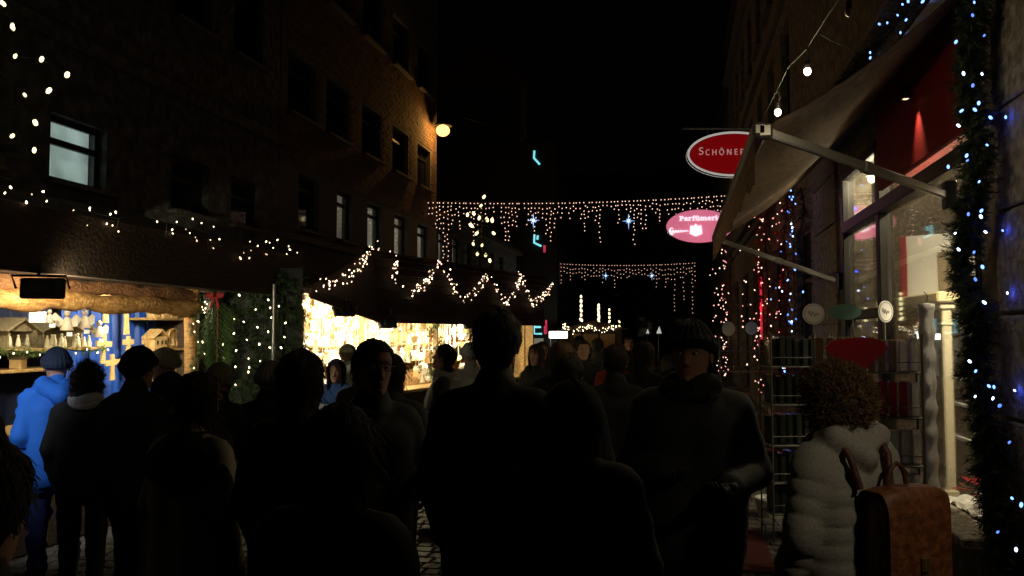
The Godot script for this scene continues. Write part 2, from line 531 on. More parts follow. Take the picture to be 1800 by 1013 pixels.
# bones: [a, b, ra, rb, tag, blend, quilts]; meshes the joined field as surface nets into mb
func flesh(mb: MB, bones: Array, cell: float, pal: Array, hem_y := 99.0) -> void:
	var lo := Vector3(1e9, 1e9, 1e9)
	var hi := -lo
	for q in bones:
		var r: float = max(q[2], q[3]) + 0.03 + cell * 2.0
		for p in [q[0], q[1]]:
			lo = lo.min(p - Vector3(r, r, r))
			hi = hi.max(p + Vector3(r, r, r))
	var nx := int((hi.x - lo.x) / cell) + 2
	var ny := int((hi.y - lo.y) / cell) + 2
	var nzz := int((hi.z - lo.z) / cell) + 2
	var sl := nx * ny
	var f := PackedFloat32Array()
	f.resize(sl * nzz)
	f.fill(1.0)
	var best := PackedFloat32Array()
	best.resize(sl * nzz)
	best.fill(1.0)
	var tg := PackedByteArray()
	tg.resize(sl * nzz)
	for q in bones:
		var a: Vector3 = q[0]
		var b: Vector3 = q[1]
		var ra: float = q[2]
		var rb: float = q[3]
		var tagv: int = q[4]
		var k: float = q[5]
		var quilts: float = q[6] if q.size() > 6 else 0.0
		var ab := b - a
		var l2: float = max(ab.length_squared(), 1e-9)
		var m: float = max(ra, rb) + k + cell * 2.0
		var mn := a.min(b) - Vector3(m, m, m)
		var mx := a.max(b) + Vector3(m, m, m)
		var x0: int = max(0, int((mn.x - lo.x) / cell))
		var x1: int = min(nx - 1, int((mx.x - lo.x) / cell) + 1)
		var y0: int = max(0, int((mn.y - lo.y) / cell))
		var y1: int = min(ny - 1, int((mx.y - lo.y) / cell) + 1)
		var z0: int = max(0, int((mn.z - lo.z) / cell))
		var z1: int = min(nzz - 1, int((mx.z - lo.z) / cell) + 1)
		for iz in range(z0, z1 + 1):
			for iy in range(y0, y1 + 1):
				var row := iz * sl + iy * nx
				for ix in range(x0, x1 + 1):
					var p := Vector3(lo.x + ix * cell, lo.y + iy * cell, lo.z + iz * cell)
					var t := clampf((p - a).dot(ab) / l2, 0.0, 1.0)
					var rr := ra + (rb - ra) * t
					if quilts > 0.0:
						rr += 0.007 * sqrt(absf(sin(t * quilts * PI))) - 0.004
					var d := p.distance_to(a + ab * t) - rr
					if d > m:
						continue
					var i := row + ix
					if d < best[i]:
						best[i] = d
						tg[i] = tagv
					var g := f[i]
					var h := maxf(k - absf(g - d), 0.0) / k
					f[i] = minf(g, d) - h * h * k * 0.25
	var ids := {}
	var pos := PackedVector3Array()
	var nor := PackedVector3Array()
	var cc := PackedColorArray()
	var offs := [0, 1, nx, nx + 1, sl, sl + 1, sl + nx, sl + nx + 1]
	var edges := [[0, 1], [2, 3], [4, 5], [6, 7], [0, 2], [1, 3], [4, 6], [5, 7], [0, 4], [1, 5], [2, 6], [3, 7]]
	var lim := cell * 2.0
	for iz in nzz - 1:
		for iy in ny - 1:
			var row := iz * sl + iy * nx
			for ix in nx - 1:
				var i := row + ix
				var f0 := f[i]
				if f0 > lim or f0 < -lim:
					continue
				var w := [f0, f[i + 1], f[i + nx], f[i + nx + 1], f[i + sl], f[i + sl + 1], f[i + sl + nx], f[i + sl + nx + 1]]
				var neg := 0
				for q in 8:
					if w[q] < 0.0: neg += 1
				if neg == 0 or neg == 8:
					continue
				var s := Vector3.ZERO
				var cnt := 0
				for e in edges:
					var wa: float = w[e[0]]
					var wb: float = w[e[1]]
					if (wa < 0.0) != (wb < 0.0):
						var t := wa / (wa - wb)
						var pa := Vector3(e[0] & 1, (e[0] >> 1) & 1, e[0] >> 2)
						var pb := Vector3(e[1] & 1, (e[1] >> 1) & 1, e[1] >> 2)
						s += pa.lerp(pb, t)
						cnt += 1
				s /= cnt
				ids[i] = pos.size()
				pos.push_back(lo + (Vector3(ix, iy, iz) + s) * cell)
				var gx: float = (w[1] + w[3] + w[5] + w[7]) - (w[0] + w[2] + w[4] + w[6])
				var gy: float = (w[2] + w[3] + w[6] + w[7]) - (w[0] + w[1] + w[4] + w[5])
				var gz: float = (w[4] + w[5] + w[6] + w[7]) - (w[0] + w[1] + w[2] + w[3])
				nor.push_back((mb.xf.basis * Vector3(gx, gy, gz)).normalized())
				cc.push_back(pal[COAT if tg[i] == LEGS and lo.y + iy * cell > hem_y else tg[i]])
	var st := [1, nx, sl]
	for i in ids:
		var f0 := f[i]
		for ax in 3:
			var j: int = i + st[ax]
			if (f0 < 0.0) == (f[j] < 0.0):
				continue
			var u: int = st[(ax + 1) % 3]
			var w: int = st[(ax + 2) % 3]
			if not (ids.has(i - u) and ids.has(i - w) and ids.has(i - u - w)):
				continue
			var a: int = ids[i - u - w]
			var b: int = ids[i - w]
			var d: int = ids[i]
			var e: int = ids[i - u]
			if f0 < 0.0:
				mb.tri_n(pos[a], pos[b], pos[d], nor[a], nor[b], nor[d], cc[a], cc[b], cc[d])
				mb.tri_n(pos[a], pos[d], pos[e], nor[a], nor[d], nor[e], cc[a], cc[d], cc[e])
			else:
				mb.tri_n(pos[a], pos[d], pos[b], nor[a], nor[d], nor[b], cc[a], cc[d], cc[b])
				mb.tri_n(pos[a], pos[e], pos[d], nor[a], nor[e], nor[d], cc[a], cc[e], cc[d])

const HY := [-1.0, -0.9, -0.75, -0.5, -0.2, 0.1, 0.35, 0.6, 0.8, 0.93, 1.0]
const HW := [0.018, 0.038, 0.050, 0.061, 0.069, 0.075, 0.077, 0.070, 0.053, 0.031, 0.001]
const HF := [0.050, 0.080, 0.087, 0.085, 0.087, 0.090, 0.094, 0.086, 0.064, 0.037, 0.001]
const HB := [0.000, 0.015, 0.030, 0.055, 0.080, 0.098, 0.102, 0.092, 0.068, 0.039, 0.001]

func hv(tab: Array, y: float) -> float:
	for i in HY.size() - 1:
		if y <= HY[i + 1]:
			var t: float = clamp((y - HY[i]) / (HY[i + 1] - HY[i]), 0.0, 1.0)
			t = t * t * (3.0 - 2.0 * t) * 0.4 + t * 0.6
			return lerp(tab[i], tab[i + 1], t)
	return tab[-1]

func head_at(y: float, a: float) -> Vector3:   # y -1..1, a = 0 is the face
	var w := hv(HW, y)
	var z := cos(a)
	return Vector3(w * sin(a), y * 0.118, (hv(HF, y) if z > 0.0 else hv(HB, y)) * z)

func head(mb: MB, skin: Color) -> void:
	var rows := []
	var cols := []
	for i in 45:
		var y := -1.0 + 2.0 * i / 44.0
		var row := PackedVector3Array()
		var cr := PackedColorArray()
		for j in 56:
			var a := TAU * j / 56.0
			var p := head_at(y, a)
			var c := skin
			if p.z > 0.02:
				var yy := p.y
				var x := p.x
				p.z += 0.024 * exp(-pow(x / 0.0105, 2)) * smoothstep(-0.045, -0.028, yy) * (1.0 - smoothstep(-0.03, 0.03, yy)) 
				p.z += 0.006 * exp(-pow(x / 0.018, 2)) * exp(-pow((yy + 0.032) / 0.009, 2))
				for s in [-1.0, 1.0]:
					p.z -= 0.012 * exp(-pow((x - s * 0.031) / 0.016, 2)) * exp(-pow((yy - 0.010) / 0.012, 2))
					p.z += 0.005 * exp(-pow((x - s * 0.030) / 0.02, 2)) * exp(-pow((yy - 0.030) / 0.007, 2))
					p.z += 0.005 * exp(-pow((x - s * 0.042) / 0.018, 2)) * exp(-pow((yy + 0.022) / 0.016, 2))
				var lip := exp(-pow(x / 0.022, 2)) * (exp(-pow((yy + 0.058) / 0.005, 2)) + exp(-pow((yy + 0.069) / 0.005, 2)))
				p.z += 0.006 * lip - 0.004 * exp(-pow(x / 0.024, 2)) * exp(-pow((yy + 0.0635) / 0.002, 2))
				p.z += 0.008 * exp(-pow(x / 0.02, 2)) * exp(-pow((yy + 0.098) / 0.012, 2))
				c = skin.lerp(Color(skin.r * 0.85, skin.g * 0.45, skin.b * 0.42), clamp(lip, 0.0, 1.0) * 0.8)
				for s in [-1.0, 1.0]:
					var br := exp(-pow((x - s * 0.032) / 0.017, 4)) * exp(-pow((yy - 0.033) / 0.0045, 2))
					c = c.lerp(Color(0.03, 0.02, 0.012), br * 0.8)
			row.push_back(p)
			cr.push_back(c)
		rows.push_back(row)
		cols.push_back(cr)
	mb.grid(rows, true, cols)
	for s in [-1.0, 1.0]:
		mb.col = Color(0.6, 0.58, 0.55)
		mb.ball(Vector3(s * 0.031, 0.010, 0.076), Vector3(0.0125, 0.0075, 0.0095), 8, 6)
		mb.col = Color(0.03, 0.02, 0.015)
		mb.ball(Vector3(s * 0.031, 0.010, 0.0825), Vector3(0.0055, 0.0055, 0.0045), 8, 4)
		mb.col = skin
		mb.ball(Vector3(s * 0.078, -0.002, -0.008), Vector3(0.010, 0.031, 0.018), 8, 8)
	mb.col = skin

# a shell over the head from the crown down to edge(angle); thick = stand-off
func shell(mb: MB, edge: Callable, thick: Callable, c0: Color, c1: Color, rows_n := 16, seg := 40) -> void:
	var rows := []
	var cols := []
	for i in rows_n + 1:
		var row := PackedVector3Array()
		var cr := PackedColorArray()
		for j in seg:
			var a := TAU * j / seg
			var e: float = edge.call(a)
			var y: float = lerp(1.0, e, float(i) / rows_n)
			var p := head_at(max(y, -1.0), a)
			if y < -1.0:
				p = head_at(-0.45, a)
				p.y = y * 0.118
			elif y < -0.45 and e < -0.9:
				var q := head_at(-0.45, a)
				p.x = q.x; p.z = q.z
			var out := Vector3(p.x, max(p.y, 0.0) * 1.0, p.z)
			out = out.normalized() if out.length() > 0.02 else Vector3.UP
			out = (out + Vector3(0, smoothstep(0.3, 1.0, y) * 0.9, 0)).normalized()
			p += out * float(thick.call(a, y))
			row.push_back(p)
			cr.push_back(c0.lerp(c1, rng.randf()))
		rows.push_back(row)
		cols.push_back(cr)
	# tuck the rim in so that the shell has an edge
	var rim := PackedVector3Array()
	for j in seg:
		rim.push_back(rows[-1][j] * Vector3(0.86, 1.0, 0.86) + Vector3(0, 0.006, 0))
	rows.push_back(rim)
	cols.push_back(cols[-1])
	mb.grid(rows, true, cols, true)

func strands(mb: MB, edge: Callable, thick: float, count: int, ln: float, curl: float, c0: Color, c1: Color, wd := 0.0022) -> void:
	for s in count:
		var a := rng.randf() * TAU
		var y: float = lerp(float(edge.call(a)), 1.0, sqrt(rng.randf()))
		var p := head_at(clamp(y, -1.0, 1.0), a)
		if y < -1.0: p.y = y * 0.118
		var out := (Vector3(p.x, max(p.y, 0.0), p.z) + Vector3(0, 0.01, 0)).normalized()
		p += out * thick * rng.randf_range(0.6, 1.0)
		var dir := (Vector3(0, -1, 0) + out * 0.4 + jit(0.5)).normalized()
		if curl > 0.0: dir = (out * 0.7 + jit(1.0)).normalized()
		var sd := dir.cross(out).normalized() * wd
		var q := p
		mb.col = c0.lerp(c1, rng.randf())
		var sp := rng.randf() * TAU
		for k in 4:
			var dd := dir
			if curl > 0.0:
				dd = (dir + (out.cross(dir) * cos(sp + k * 1.7) + out * sin(sp + k * 1.7)) * curl).normalized()
			else:
				dd = (dir + Vector3(0, -0.2 * k, 0)).normalized()
			var q2 := q + dd * ln / 4.0
			mb.tri(q - sd, q + sd, q2)
			mb.tri(q + sd, q2 + sd, q2)
			q = q2

var hand_mb: MB
func make_hand() -> void:
	# right hand hanging down: wrist at origin, fingers along -y, palm facing -x, thumb toward +z
	var bones := []
	bones.push_back([Vector3(0, 0.01, 0), Vector3(0, -0.04, 0), 0.026, 0.026, 0, 0.012])
	for k in 4:
		var z := 0.030 - 0.020 * k
		bones.push_back([Vector3(0, -0.03, z * 0.6), Vector3(-0.002, -0.088, z), 0.015, 0.0125, 0, 0.014])
		var L: float = [0.072, 0.08, 0.074, 0.058][k]
		var p := Vector3(-0.002, -0.088, z)
		var ang := 0.25 + 0.06 * k
		var rr := 0.0098
		for g in 3:
			var sl: float = L * [0.45, 0.32, 0.23][g]
			var e := p + Vector3(-sin(ang), -cos(ang), 0.0) * sl
			bones.push_back([p, e, rr, rr - 0.0008, 0, 0.003])
			p = e
			rr -= 0.0008
			ang += 0.42
	bones.push_back([Vector3(-0.004, -0.025, 0.022), Vector3(-0.014, -0.055, 0.047), 0.015, 0.012, 0, 0.012])
	bones.push_back([Vector3(-0.014, -0.055, 0.047), Vector3(-0.022, -0.085, 0.054), 0.0115, 0.0105, 0, 0.004])
	bones.push_back([Vector3(-0.022, -0.085, 0.054), Vector3(-0.030, -0.106, 0.053), 0.0105, 0.009, 0, 0.004])
	hand_mb = MB.new()
	flesh(hand_mb, bones, 0.0042, [Color.WHITE])

func add_hand(mb: MB, wrist: Vector3, dir: Vector3, side: float, sc: float, c: Color, fwd := Vector3(0, 0, 1)) -> void:
	var y := -dir.normalized()
	var z := (fwd - y * fwd.dot(y)).normalized()
	var x := y.cross(z)
	# palm faces the body: right hand (side -1 in local x) mirrors
	var b := Basis(x * sc * side, y * sc, z * sc)
	var t := Transform3D(b, wrist)
	for i in range(0, hand_mb.v.size(), 3):
		var o := [0, 1, 2] if side > 0.0 else [0, 2, 1]
		for q in o:
			mb.v.push_back(t * hand_mb.v[i + q])
			mb.n.push_back((b * hand_mb.n[i + q]).normalized())
			mb.c.push_back(c)

# d: at(x,z) h turn coat legs trim skin hair hat ... ; local frame faces +z
func person(label: String, d: Dictionary) -> Node3D:
	var h: float = d.h
	var s := h / 1.75
	var cell: float = d.get("cell", 0.02)
	var root := thing("person", label, "person", Vector3(d.at[0], 0, d.at[1]), deg_to_rad(d.turn), d.get("group", ""))
	var skin: Color = d.get("skin", Color(0.42, 0.24, 0.17))
	var coat: Color = d.coat
	var legs: Color = d.get("legs", Color(0.012, 0.013, 0.018))
	var glove: Color = d.get("glove", Color(0.015, 0.015, 0.016))
	var pal := [skin, coat, legs, d.get("shoe", Color(0.012, 0.01, 0.009)), d.get("trim", coat)]
	var fat: float = d.get("fat", 1.0)
	var q: float = d.get("quilt", 0.0)
	var hem: float = d.get("hem", 0.80)
	var lean: float = d.get("lean", 0.0)
	var L := func(x: float, y: float, z: float) -> Vector3:
		var lz: float = z + lean * maxf(0.0, y - 0.9)
		return Vector3(x * s, y * s, lz * s)
	var bones := []
	for sd in [-1.0, 1.0]:
		bones.push_back([L.call(sd * 0.068, hem, 0.0), L.call(sd * 0.078 * fat, 1.28, 0.0), 0.118 * s * fat, 0.122 * s * fat, COAT, 0.05, q * 8.0])
		bones.push_back([L.call(sd * 0.05, 1.31, 0.005), L.call(sd * 0.145, 1.375, -0.008), 0.108 * s * fat, 0.080 * s, COAT, 0.05])
		bones.push_back([L.call(sd * 0.02, 1.45, -0.02), L.call(sd * 0.13, 1.40, -0.01), 0.055 * s, 0.058 * s, COAT, 0.04])
		var st: float = d.get("stride", 0.04) * sd
		bones.push_back([L.call(sd * 0.095, 0.90, 0), L.call(sd * 0.10, 0.49, 0.02 + st), 0.105 * s, 0.075 * s, LEGS, 0.03])
		bones.push_back([L.call(sd * 0.10, 0.49, 0.02 + st), L.call(sd * 0.10, 0.10, st * 1.2 - 0.02), 0.075 * s, 0.055 * s, LEGS, 0.03])
		bones.push_back([L.call(sd * 0.10, 0.055, st * 1.2 - 0.05), L.call(sd * 0.115, 0.042, st * 1.2 + 0.15), 0.048 * s, 0.042 * s, SHOE, 0.02])
		bones.push_back([L.call(sd * 0.10, 0.12, st * 1.2 - 0.02), L.call(sd * 0.10, 0.06, st * 1.2 - 0.03), 0.056 * s, 0.05 * s, SHOE, 0.02])
	bones.push_back([L.call(0, 1.36, -0.01), L.call(0, 1.56, 0.012), 0.066 * s, 0.058 * s, SKIN, 0.03])
	bones.push_back([L.call(0, 1.44, -0.012), L.call(0, 1.44 + d.get("collar", 0.05), -0.008), 0.092 * s, 0.078 * s, TRIM, 0.02])
	if d.has("hood"):   # a hood lying on the back
		var hc := COAT
		var hk: float = d.hood if d.hood is float else 1.0
		for sd in [-1.0, 1.0]:
			bones.push_back([L.call(sd * 0.10, 1.47, -0.06), L.call(0.0, 1.40, -0.155 * hk), 0.060 * s * hk, 0.062 * s * hk, hc, 0.03])
			bones.push_back([L.call(sd * 0.10, 1.46, 0.03), L.call(sd * 0.10, 1.47, -0.06), 0.045 * s * hk, 0.060 * s * hk, hc, 0.03])
	var arms: Array = d.get("arms", [[0.235, 1.12, -0.03, 0.225, 0.88, 0.06], [0.24, 1.11, -0.02, 0.22, 0.88, 0.08]])
	var mb := MB.new()
	var k := 0
	for sd in [-1.0, 1.0]:
		var ar: Array = arms[k]
		k += 1
		var sh: Vector3 = L.call(sd * 0.172, 1.365, -0.008)
		var el: Vector3 = L.call(sd * ar[0], ar[1], ar[2])
		var wr: Vector3 = L.call(sd * ar[3], ar[4], ar[5])
		bones.push_back([sh, el, 0.072 * s * fat, 0.058 * s * fat, COAT, 0.03, q * 4.0])
		bones.push_back([el, wr, 0.058 * s * fat, 0.045 * s * fat, COAT, 0.03, q * 4.0])
		add_hand(mb, wr + (wr - el).normalized() * 0.012, wr - el, -1.0 if sd < 0.0 else 1.0, s, glove)
	flesh(mb, bones, cell, pal, (hem - 0.07) * s)
	# head
	var hy: float = d.get("head_turn", 0.0)
	var hp: float = d.get("head_tip", 0.0)
	var hb := Basis.from_euler(Vector3(deg_to_rad(hp), deg_to_rad(hy), deg_to_rad(d.get("head_roll", 0.0))))
	var top: float = d.get("top", 0.0)         # height of hair or hat above the skull
	var hs: float = s * float(d.get("head", 1.05))
	var hc2: Vector3 = L.call(0, 1.75, 0.02)
	hc2.y = h - (0.118 + top) * hs
	var hx := Transform3D(hb * Basis.from_scale(Vector3(hs, hs, hs)), hc2)
	mb.xf = hx
	head(mb, skin)
	mb.xf = Transform3D.IDENTITY
	# puckers in the cloth
	if d.get("folds", 0.0) > 0.0:
		for i in mb.v.size():
			if mb.c[i] == coat or mb.c[i] == legs:
				var p := mb.v[i]
				var o := nz.get_noise_3d(p.x * 500.0, p.y * 900.0 + p.x * 300.0, p.z * 500.0)
				o += 0.5 - 1.6 * sqrt(0.02 + pow(nz.get_noise_3d(p.x * 350.0 + p.y * 250.0, p.y * 750.0 - p.x * 300.0, p.z * 350.0 + 90.0), 2.0))
				mb.v[i] = p + mb.n[i] * o * float(d.folds)
	obj("body", mb, M.cloth, root)
	var hn := Node3D.new()
	var hair: String = d.get("hair", "short")
	var hcol: Color = d.get("hair_col", Color(0.025, 0.016, 0.01))
	var hcol2 := Color(hcol.r * 1.7 + 0.004, hcol.g * 1.6 + 0.003, hcol.b * 1.5 + 0.002)
	var e_short := func(a: float) -> float:
		var f := cos(a)
		return (0.62 if f > 0.72 else lerp(-0.1, 0.62, smoothstep(0.1, 0.72, f))) if f > 0.1 else (-0.1 if f > -0.25 else lerp(-0.1, -0.72, smoothstep(0.25, 0.75, -f)))
	var e_long := func(a: float) -> float:
		var f := cos(a)
		return 0.66 if f > 0.8 else lerp(d.get("hair_len", -2.6), 0.66, pow(smoothstep(0.25, 0.8, f), 0.6))
	var bump := func(fr: float, amp: float, base: float) -> Callable:
		return func(a: float, y: float) -> float:
			return base + amp * nz.get_noise_3d(cos(a) * fr, y * fr, sin(a) * fr)
	if hair != "none":
		var hb2 := MB.new()
		hb2.xf = hx
		if hair == "short":
			shell(hb2, e_short, bump.call(160.0, 0.012, 0.012), hcol, hcol2)
			strands(hb2, e_short, 0.018, d.get("strands", 500), 0.035, 0.0, hcol, hcol2)
		elif hair == "long":
			shell(hb2, e_long, bump.call(140.0, 0.014, 0.018), hcol, hcol2, 22)
			strands(hb2, e_long, 0.026, d.get("strands", 700), 0.09, 0.0, hcol, hcol2)
		elif hair == "curly":
			var e_c := func(a: float) -> float:
				return 0.55 if cos(a) > 0.75 else lerp(-1.15, 0.55, smoothstep(0.3, 0.75, cos(a)))
			shell(hb2, e_c, bump.call(260.0, 0.045, 0.026), hcol, hcol2, 26, 64)
			strands(hb2, e_c, 0.05, d.get("strands", 3000), 0.05, 1.1, hcol, hcol2, 0.0016)
		obj("hair", hb2, M.hair, root)
	var hat: String = d.get("hat", "")
	var kc: Color = d.get("hat_col", Color(0.02, 0.02, 0.02))
	if hat == "beanie":
		var e_b := func(a: float) -> float: return lerp(-0.05, 0.36, smoothstep(-0.6, 0.9, cos(a)))
		var hb3 := MB.new()
		hb3.xf = hx
		shell(hb3, e_b, func(a: float, y: float) -> float: return 0.018 + 0.004 * sin(a * 20.0) + 0.012 * smoothstep(0.5, 1.0, y), kc, kc * 1.15, 16, 80)
		var ho := obj("hat", hb3, M.knit, root)
		var hb4 := MB.new()
		hb4.xf = hx
		var rows := []
		for i in 9:
			var row := PackedVector3Array()
			var t := TAU * i / 8.0
			for j in 80:
				var a := TAU * j / 80.0
				var yb: float = float(e_b.call(a)) + 0.22 + 0.26 * sin(t)
				var p := head_at(yb, a)
				var out := Vector3(p.x, 0, p.z).normalized()
				row.push_back(p + out * (0.021 + 0.0035 * sin(a * 20.0) + 0.007 * cos(t)))
			rows.push_back(row)
		hb4.col = kc
		hb4.grid(rows, true)
		obj("band", hb4, M.knit, ho)
	elif hat == "cap":
		var e_k := func(a: float) -> float: return 0.28
		var hb3 := MB.new()
		hb3.xf = hx
		shell(hb3, e_k, func(_a: float, y: float) -> float: return 0.014 + 0.008 * smoothstep(0.2, 0.7, y), kc, kc * 1.1)
		var ho := obj("hat", hb3, M.knit, root)
		var pk := MB.new()
		pk.xf = hx
		pk.col = kc
		var rows := []
		for i in 5:
			var row := PackedVector3Array()
			var t := i / 4.0
			for j in 13:
				var a: float = lerp(-1.05, 1.05, j / 12.0)
				var p := head_at(0.30, a)
				var out := Vector3(p.x * 0.55, 0, p.z).normalized()
				row.push_back(p + out * (0.01 + 0.065 * t * cos(a * 0.9)) + Vector3(0, -0.012 * t - 0.012 * t * abs(sin(a)), 0))
			rows.push_back(row)
		pk.grid(rows, false, [], true)
		var rows2 := []
		for r0 in rows:
			var r2 := PackedVector3Array()
			for p in r0: r2.push_back(p + Vector3(0, -0.004, 0))
			rows2.push_back(r2)
		pk.grid(rows2)
		obj("peak", pk, M.knit, ho)
	elif hat == "hood":
		var e_h := func(a: float) -> float: return 0.5 if cos(a) > 0.78 else lerp(-1.5, 0.5, smoothstep(0.45, 0.78, cos(a)))
		var hb3 := MB.new()
		hb3.xf = hx
		shell(hb3, e_h, func(a: float, y: float) -> float: return 0.034 + 0.006 * nz.get_noise_3d(cos(a) * 90.0, y * 90.0, sin(a) * 90.0), kc, kc * 1.1, 20)
		obj("hood", hb3, M.knit, root)
	if d.has("scarf"):
		var sb := MB.new()
		sb.col = d.scarf
		var pts := []
		for i in 21:
			var a := TAU * i / 20.0
			pts.push_back(L.call(0.088 * sin(a), 1.475 + 0.018 * sin(a * 2.0), 0.088 * cos(a)))
		sb.tube(pts, 0.042 * s, 10, false)
		var pts2 := []
		for i in 14:
			var a := TAU * i / 13.0 + 0.5
			pts2.push_back(L.call(0.098 * sin(a), 1.44 + 0.012 * cos(a * 3.0), 0.098 * cos(a)))
		sb.tube(pts2, 0.034 * s, 8, false)
		obj("scarf", sb, M.knit, root)
	if d.has("shawl"):
		var wb := MB.new()
		wb.col = d.shawl
		var rows := []
		for i in 9:
			var row := PackedVector3Array()
			var t := i / 8.0
			for j in 40:
				var a := TAU * j / 40.0
				var rx: float = lerp(0.265, 0.085, pow(t, 1.6)) * (1.0 + 0.03 * sin(a * 9.0) * (1.0 - t))
				var rz: float = lerp(0.2, 0.085, pow(t, 1.6)) * (1.0 + 0.03 * sin(a * 9.0) * (1.0 - t))
				row.push_back(L.call(rx * cos(a), lerp(float(d.get("shawl_hem", 1.18)) + 0.02 * sin(a * 3.0), 1.49, t), -rz * sin(a) - 0.005))
			rows.push_back(row)
		wb.grid(rows, true)
		obj("shawl", wb, M.knit, root)
	if d.has("band"):
		var nb := MB.new()
		nb.col = Color(0.55, 0.57, 0.58)
		var rows := []
		for i in 3:
			var row := PackedVector3Array()
			for j in 40:
				var a := TAU * j / 40.0
				row.push_back(L.call(0.212 * cos(a), 1.16 + 0.045 * i, -0.14 * sin(a)))
			rows.push_back(row)
		nb.grid(rows, true)
		obj("chest_band", nb, M.knit, root)
	if d.has("glasses"):
		var gb := MB.new()
		gb.xf = hx
		for sd in [-1.0, 1.0]:
			var pts := []
			for i in 17:
				var a := TAU * i / 16.0
				pts.push_back(Vector3(sd * 0.032 + 0.023 * cos(a), 0.008 + 0.016 * sin(a), 0.101 - 0.008 * abs(cos(a) * 0.5 + sd * 0.5)))
			gb.tube(pts, 0.0017, 5, false)
			gb.tube([Vector3(sd * 0.055, 0.012, 0.094), Vector3(sd * 0.077, 0.012, 0.06), Vector3(sd * 0.081, 0.014, -0.01)], 0.0016, 5)
		gb.tube([Vector3(-0.009, 0.012, 0.103), Vector3(0.009, 0.012, 0.103)], 0.0017, 5)
		var go := obj("glasses", gb, M.dark_metal, root)
		for sd in [-1.0, 1.0]:
			var lb := MB.new()
			lb.xf = hx
			lb.ball(Vector3(sd * 0.032, 0.008, 0.099), Vector3(0.022, 0.0155, 0.0012), 14, 6)
			obj("lens", lb, M.glass, go)
	hn.free()
	return root

# ---------------------------------------------------------------- the place
func _ready() -> void:
	rng.seed = 20171
	nz.seed = 4
	nz.frequency = 0.01
	nz.fractal_octaves = 2
	# camera
	var cam := Camera3D.new()
	cam.name = "camera"
	add_child(cam)
	cam.position = Vector3(0, 1.75, 0)
	cam.rotation_degrees = Vector3(3.1, 11.31, 0)
	cam.fov = 38.51
	cam.near = 0.05
	cam.far = 300.0
	# night sky, faint town glow
	var we := WorldEnvironment.new()
	we.name = "environment"
	var env := Environment.new()
	var sm := ProceduralSkyMaterial.new()
	sm.sky_top_color = Color(0.06, 0.06, 0.07)
	sm.sky_horizon_color = Color(0.08, 0.075, 0.07)
	sm.ground_bottom_color = Color(0.05, 0.05, 0.05)
	sm.ground_horizon_color = Color(0.08, 0.075, 0.07)
	env.background_mode = Environment.BG_SKY
	env.sky = Sky.new()
	env.sky.sky_material = sm
	env.background_energy_multiplier = 0.05
	env.tonemap_mode = Environment.TONE_MAPPER_LINEAR
	env.tonemap_exposure = 1.0
	env.sdfgi_enabled = true
	env.ssao_enabled = true
	env.ssil_enabled = true
	we.environment = env
	add_child(we)
	# the moon behind thin cloud
	var sun := DirectionalLight3D.new()
	sun.name = "moon"
	sun.light_color = Color(0.8, 0.88, 1.0)
	sun.light_energy = 0.0006
	sun.light_angular_distance = 10.0
	sun.shadow_enabled = true
	sun.rotation_degrees = Vector3(-60, 30, 0)
	add_child(sun)
	make_materials()
	make_hand()
	build_ground()
	build_left_houses()
	build_far_end()
	build_shop()
	build_awning()
	build_signs()
	build_stall_crosses()
	build_fir_screen()
	build_stall_ornaments()
	build_light_strings()
	build_racks()
	build_people()

func build_ground() -> void:
	var g := Node3D.new()
	g.name = "ground"
	add_child(g)
	structure(g)
	var b := MB.new()
	b.quad(Vector3(-120, -0.02, 120), Vector3(120, -0.02, 120), Vector3(120, -0.02, -160), Vector3(-120, -0.02, -160))
	obj("bed", b, M.ground, g)
	var s := MB.new()
	var z := -1.5
	var row := 0
	while z > -16.0:
		var x := -6.8 + (row % 2) * 0.08
		while x < 1.85:
			var w := rng.randf_range(0.13, 0.19)
			var t := rng.randf_range(0.07, 0.15)
			s.col = Color(t, t * 0.93, t * 0.84)
			var y := rng.randf_range(-0.006, 0.004)
			var h := 0.012
			var x0 := x + 0.006
			var x1 := x + w - 0.006
			var z0 := z - 0.006
			var z1 := z - 0.144
			var a := Vector3(x0 + h, y, z0 - h)
			var c := Vector3(x1 - h, y, z0 - h)
			var d := Vector3(x1 - h, y, z1 + h)
			var e := Vector3(x0 + h, y, z1 + h)
			var lo := -0.03
			s.quad(a, c, d, e)
			s.quad(Vector3(x0, lo, z0), Vector3(x1, lo, z0), c, a)
			s.quad(Vector3(x1, lo, z0), Vector3(x1, lo, z1), d, c)
			s.quad(Vector3(x1, lo, z1), Vector3(x0, lo, z1), e, d)
			s.quad(Vector3(x0, lo, z1), Vector3(x0, lo, z0), a, e)
			x += w
		z -= 0.15
		row += 1
	tag(obj("setts", s, M.sett, g), "", "", "", "stuff")

# a wall in the plane x = const facing the street (dir = +1 faces +x), z runs from z0 down to z1 (negative), with holes [zc0, zc1, y0, y1]
func pierced(b: MB, x: float, dir: float, z0: float, z1: float, y0: float, y1: float, holes: Array, thick := 0.35) -> void:
	var zs := [z0, z1]
	for h in holes:
		zs.push_back(h[0]); zs.push_back(h[1])
	zs.sort()
	zs.reverse()
	for i in zs.size() - 1:
		var a: float = zs[i]
		var c: float = zs[i + 1]
		if a - c < 0.001:
			continue
		var m := (a + c) * 0.5
		var cuts := []
		for h in holes:
			if m < h[0] and m > h[1]:
				cuts.push_back([h[2], h[3]])
		cuts.sort_custom(func(p, q): return p[0] < q[0])
		var y := y0
		for q in cuts + [[y1, y1]]:
			if q[0] - y > 0.001:
				b.box(Vector3(x - dir * thick * 0.5, (y + q[0]) * 0.5, m), Vector3(thick, q[0] - y, a - c))
			y = q[1]

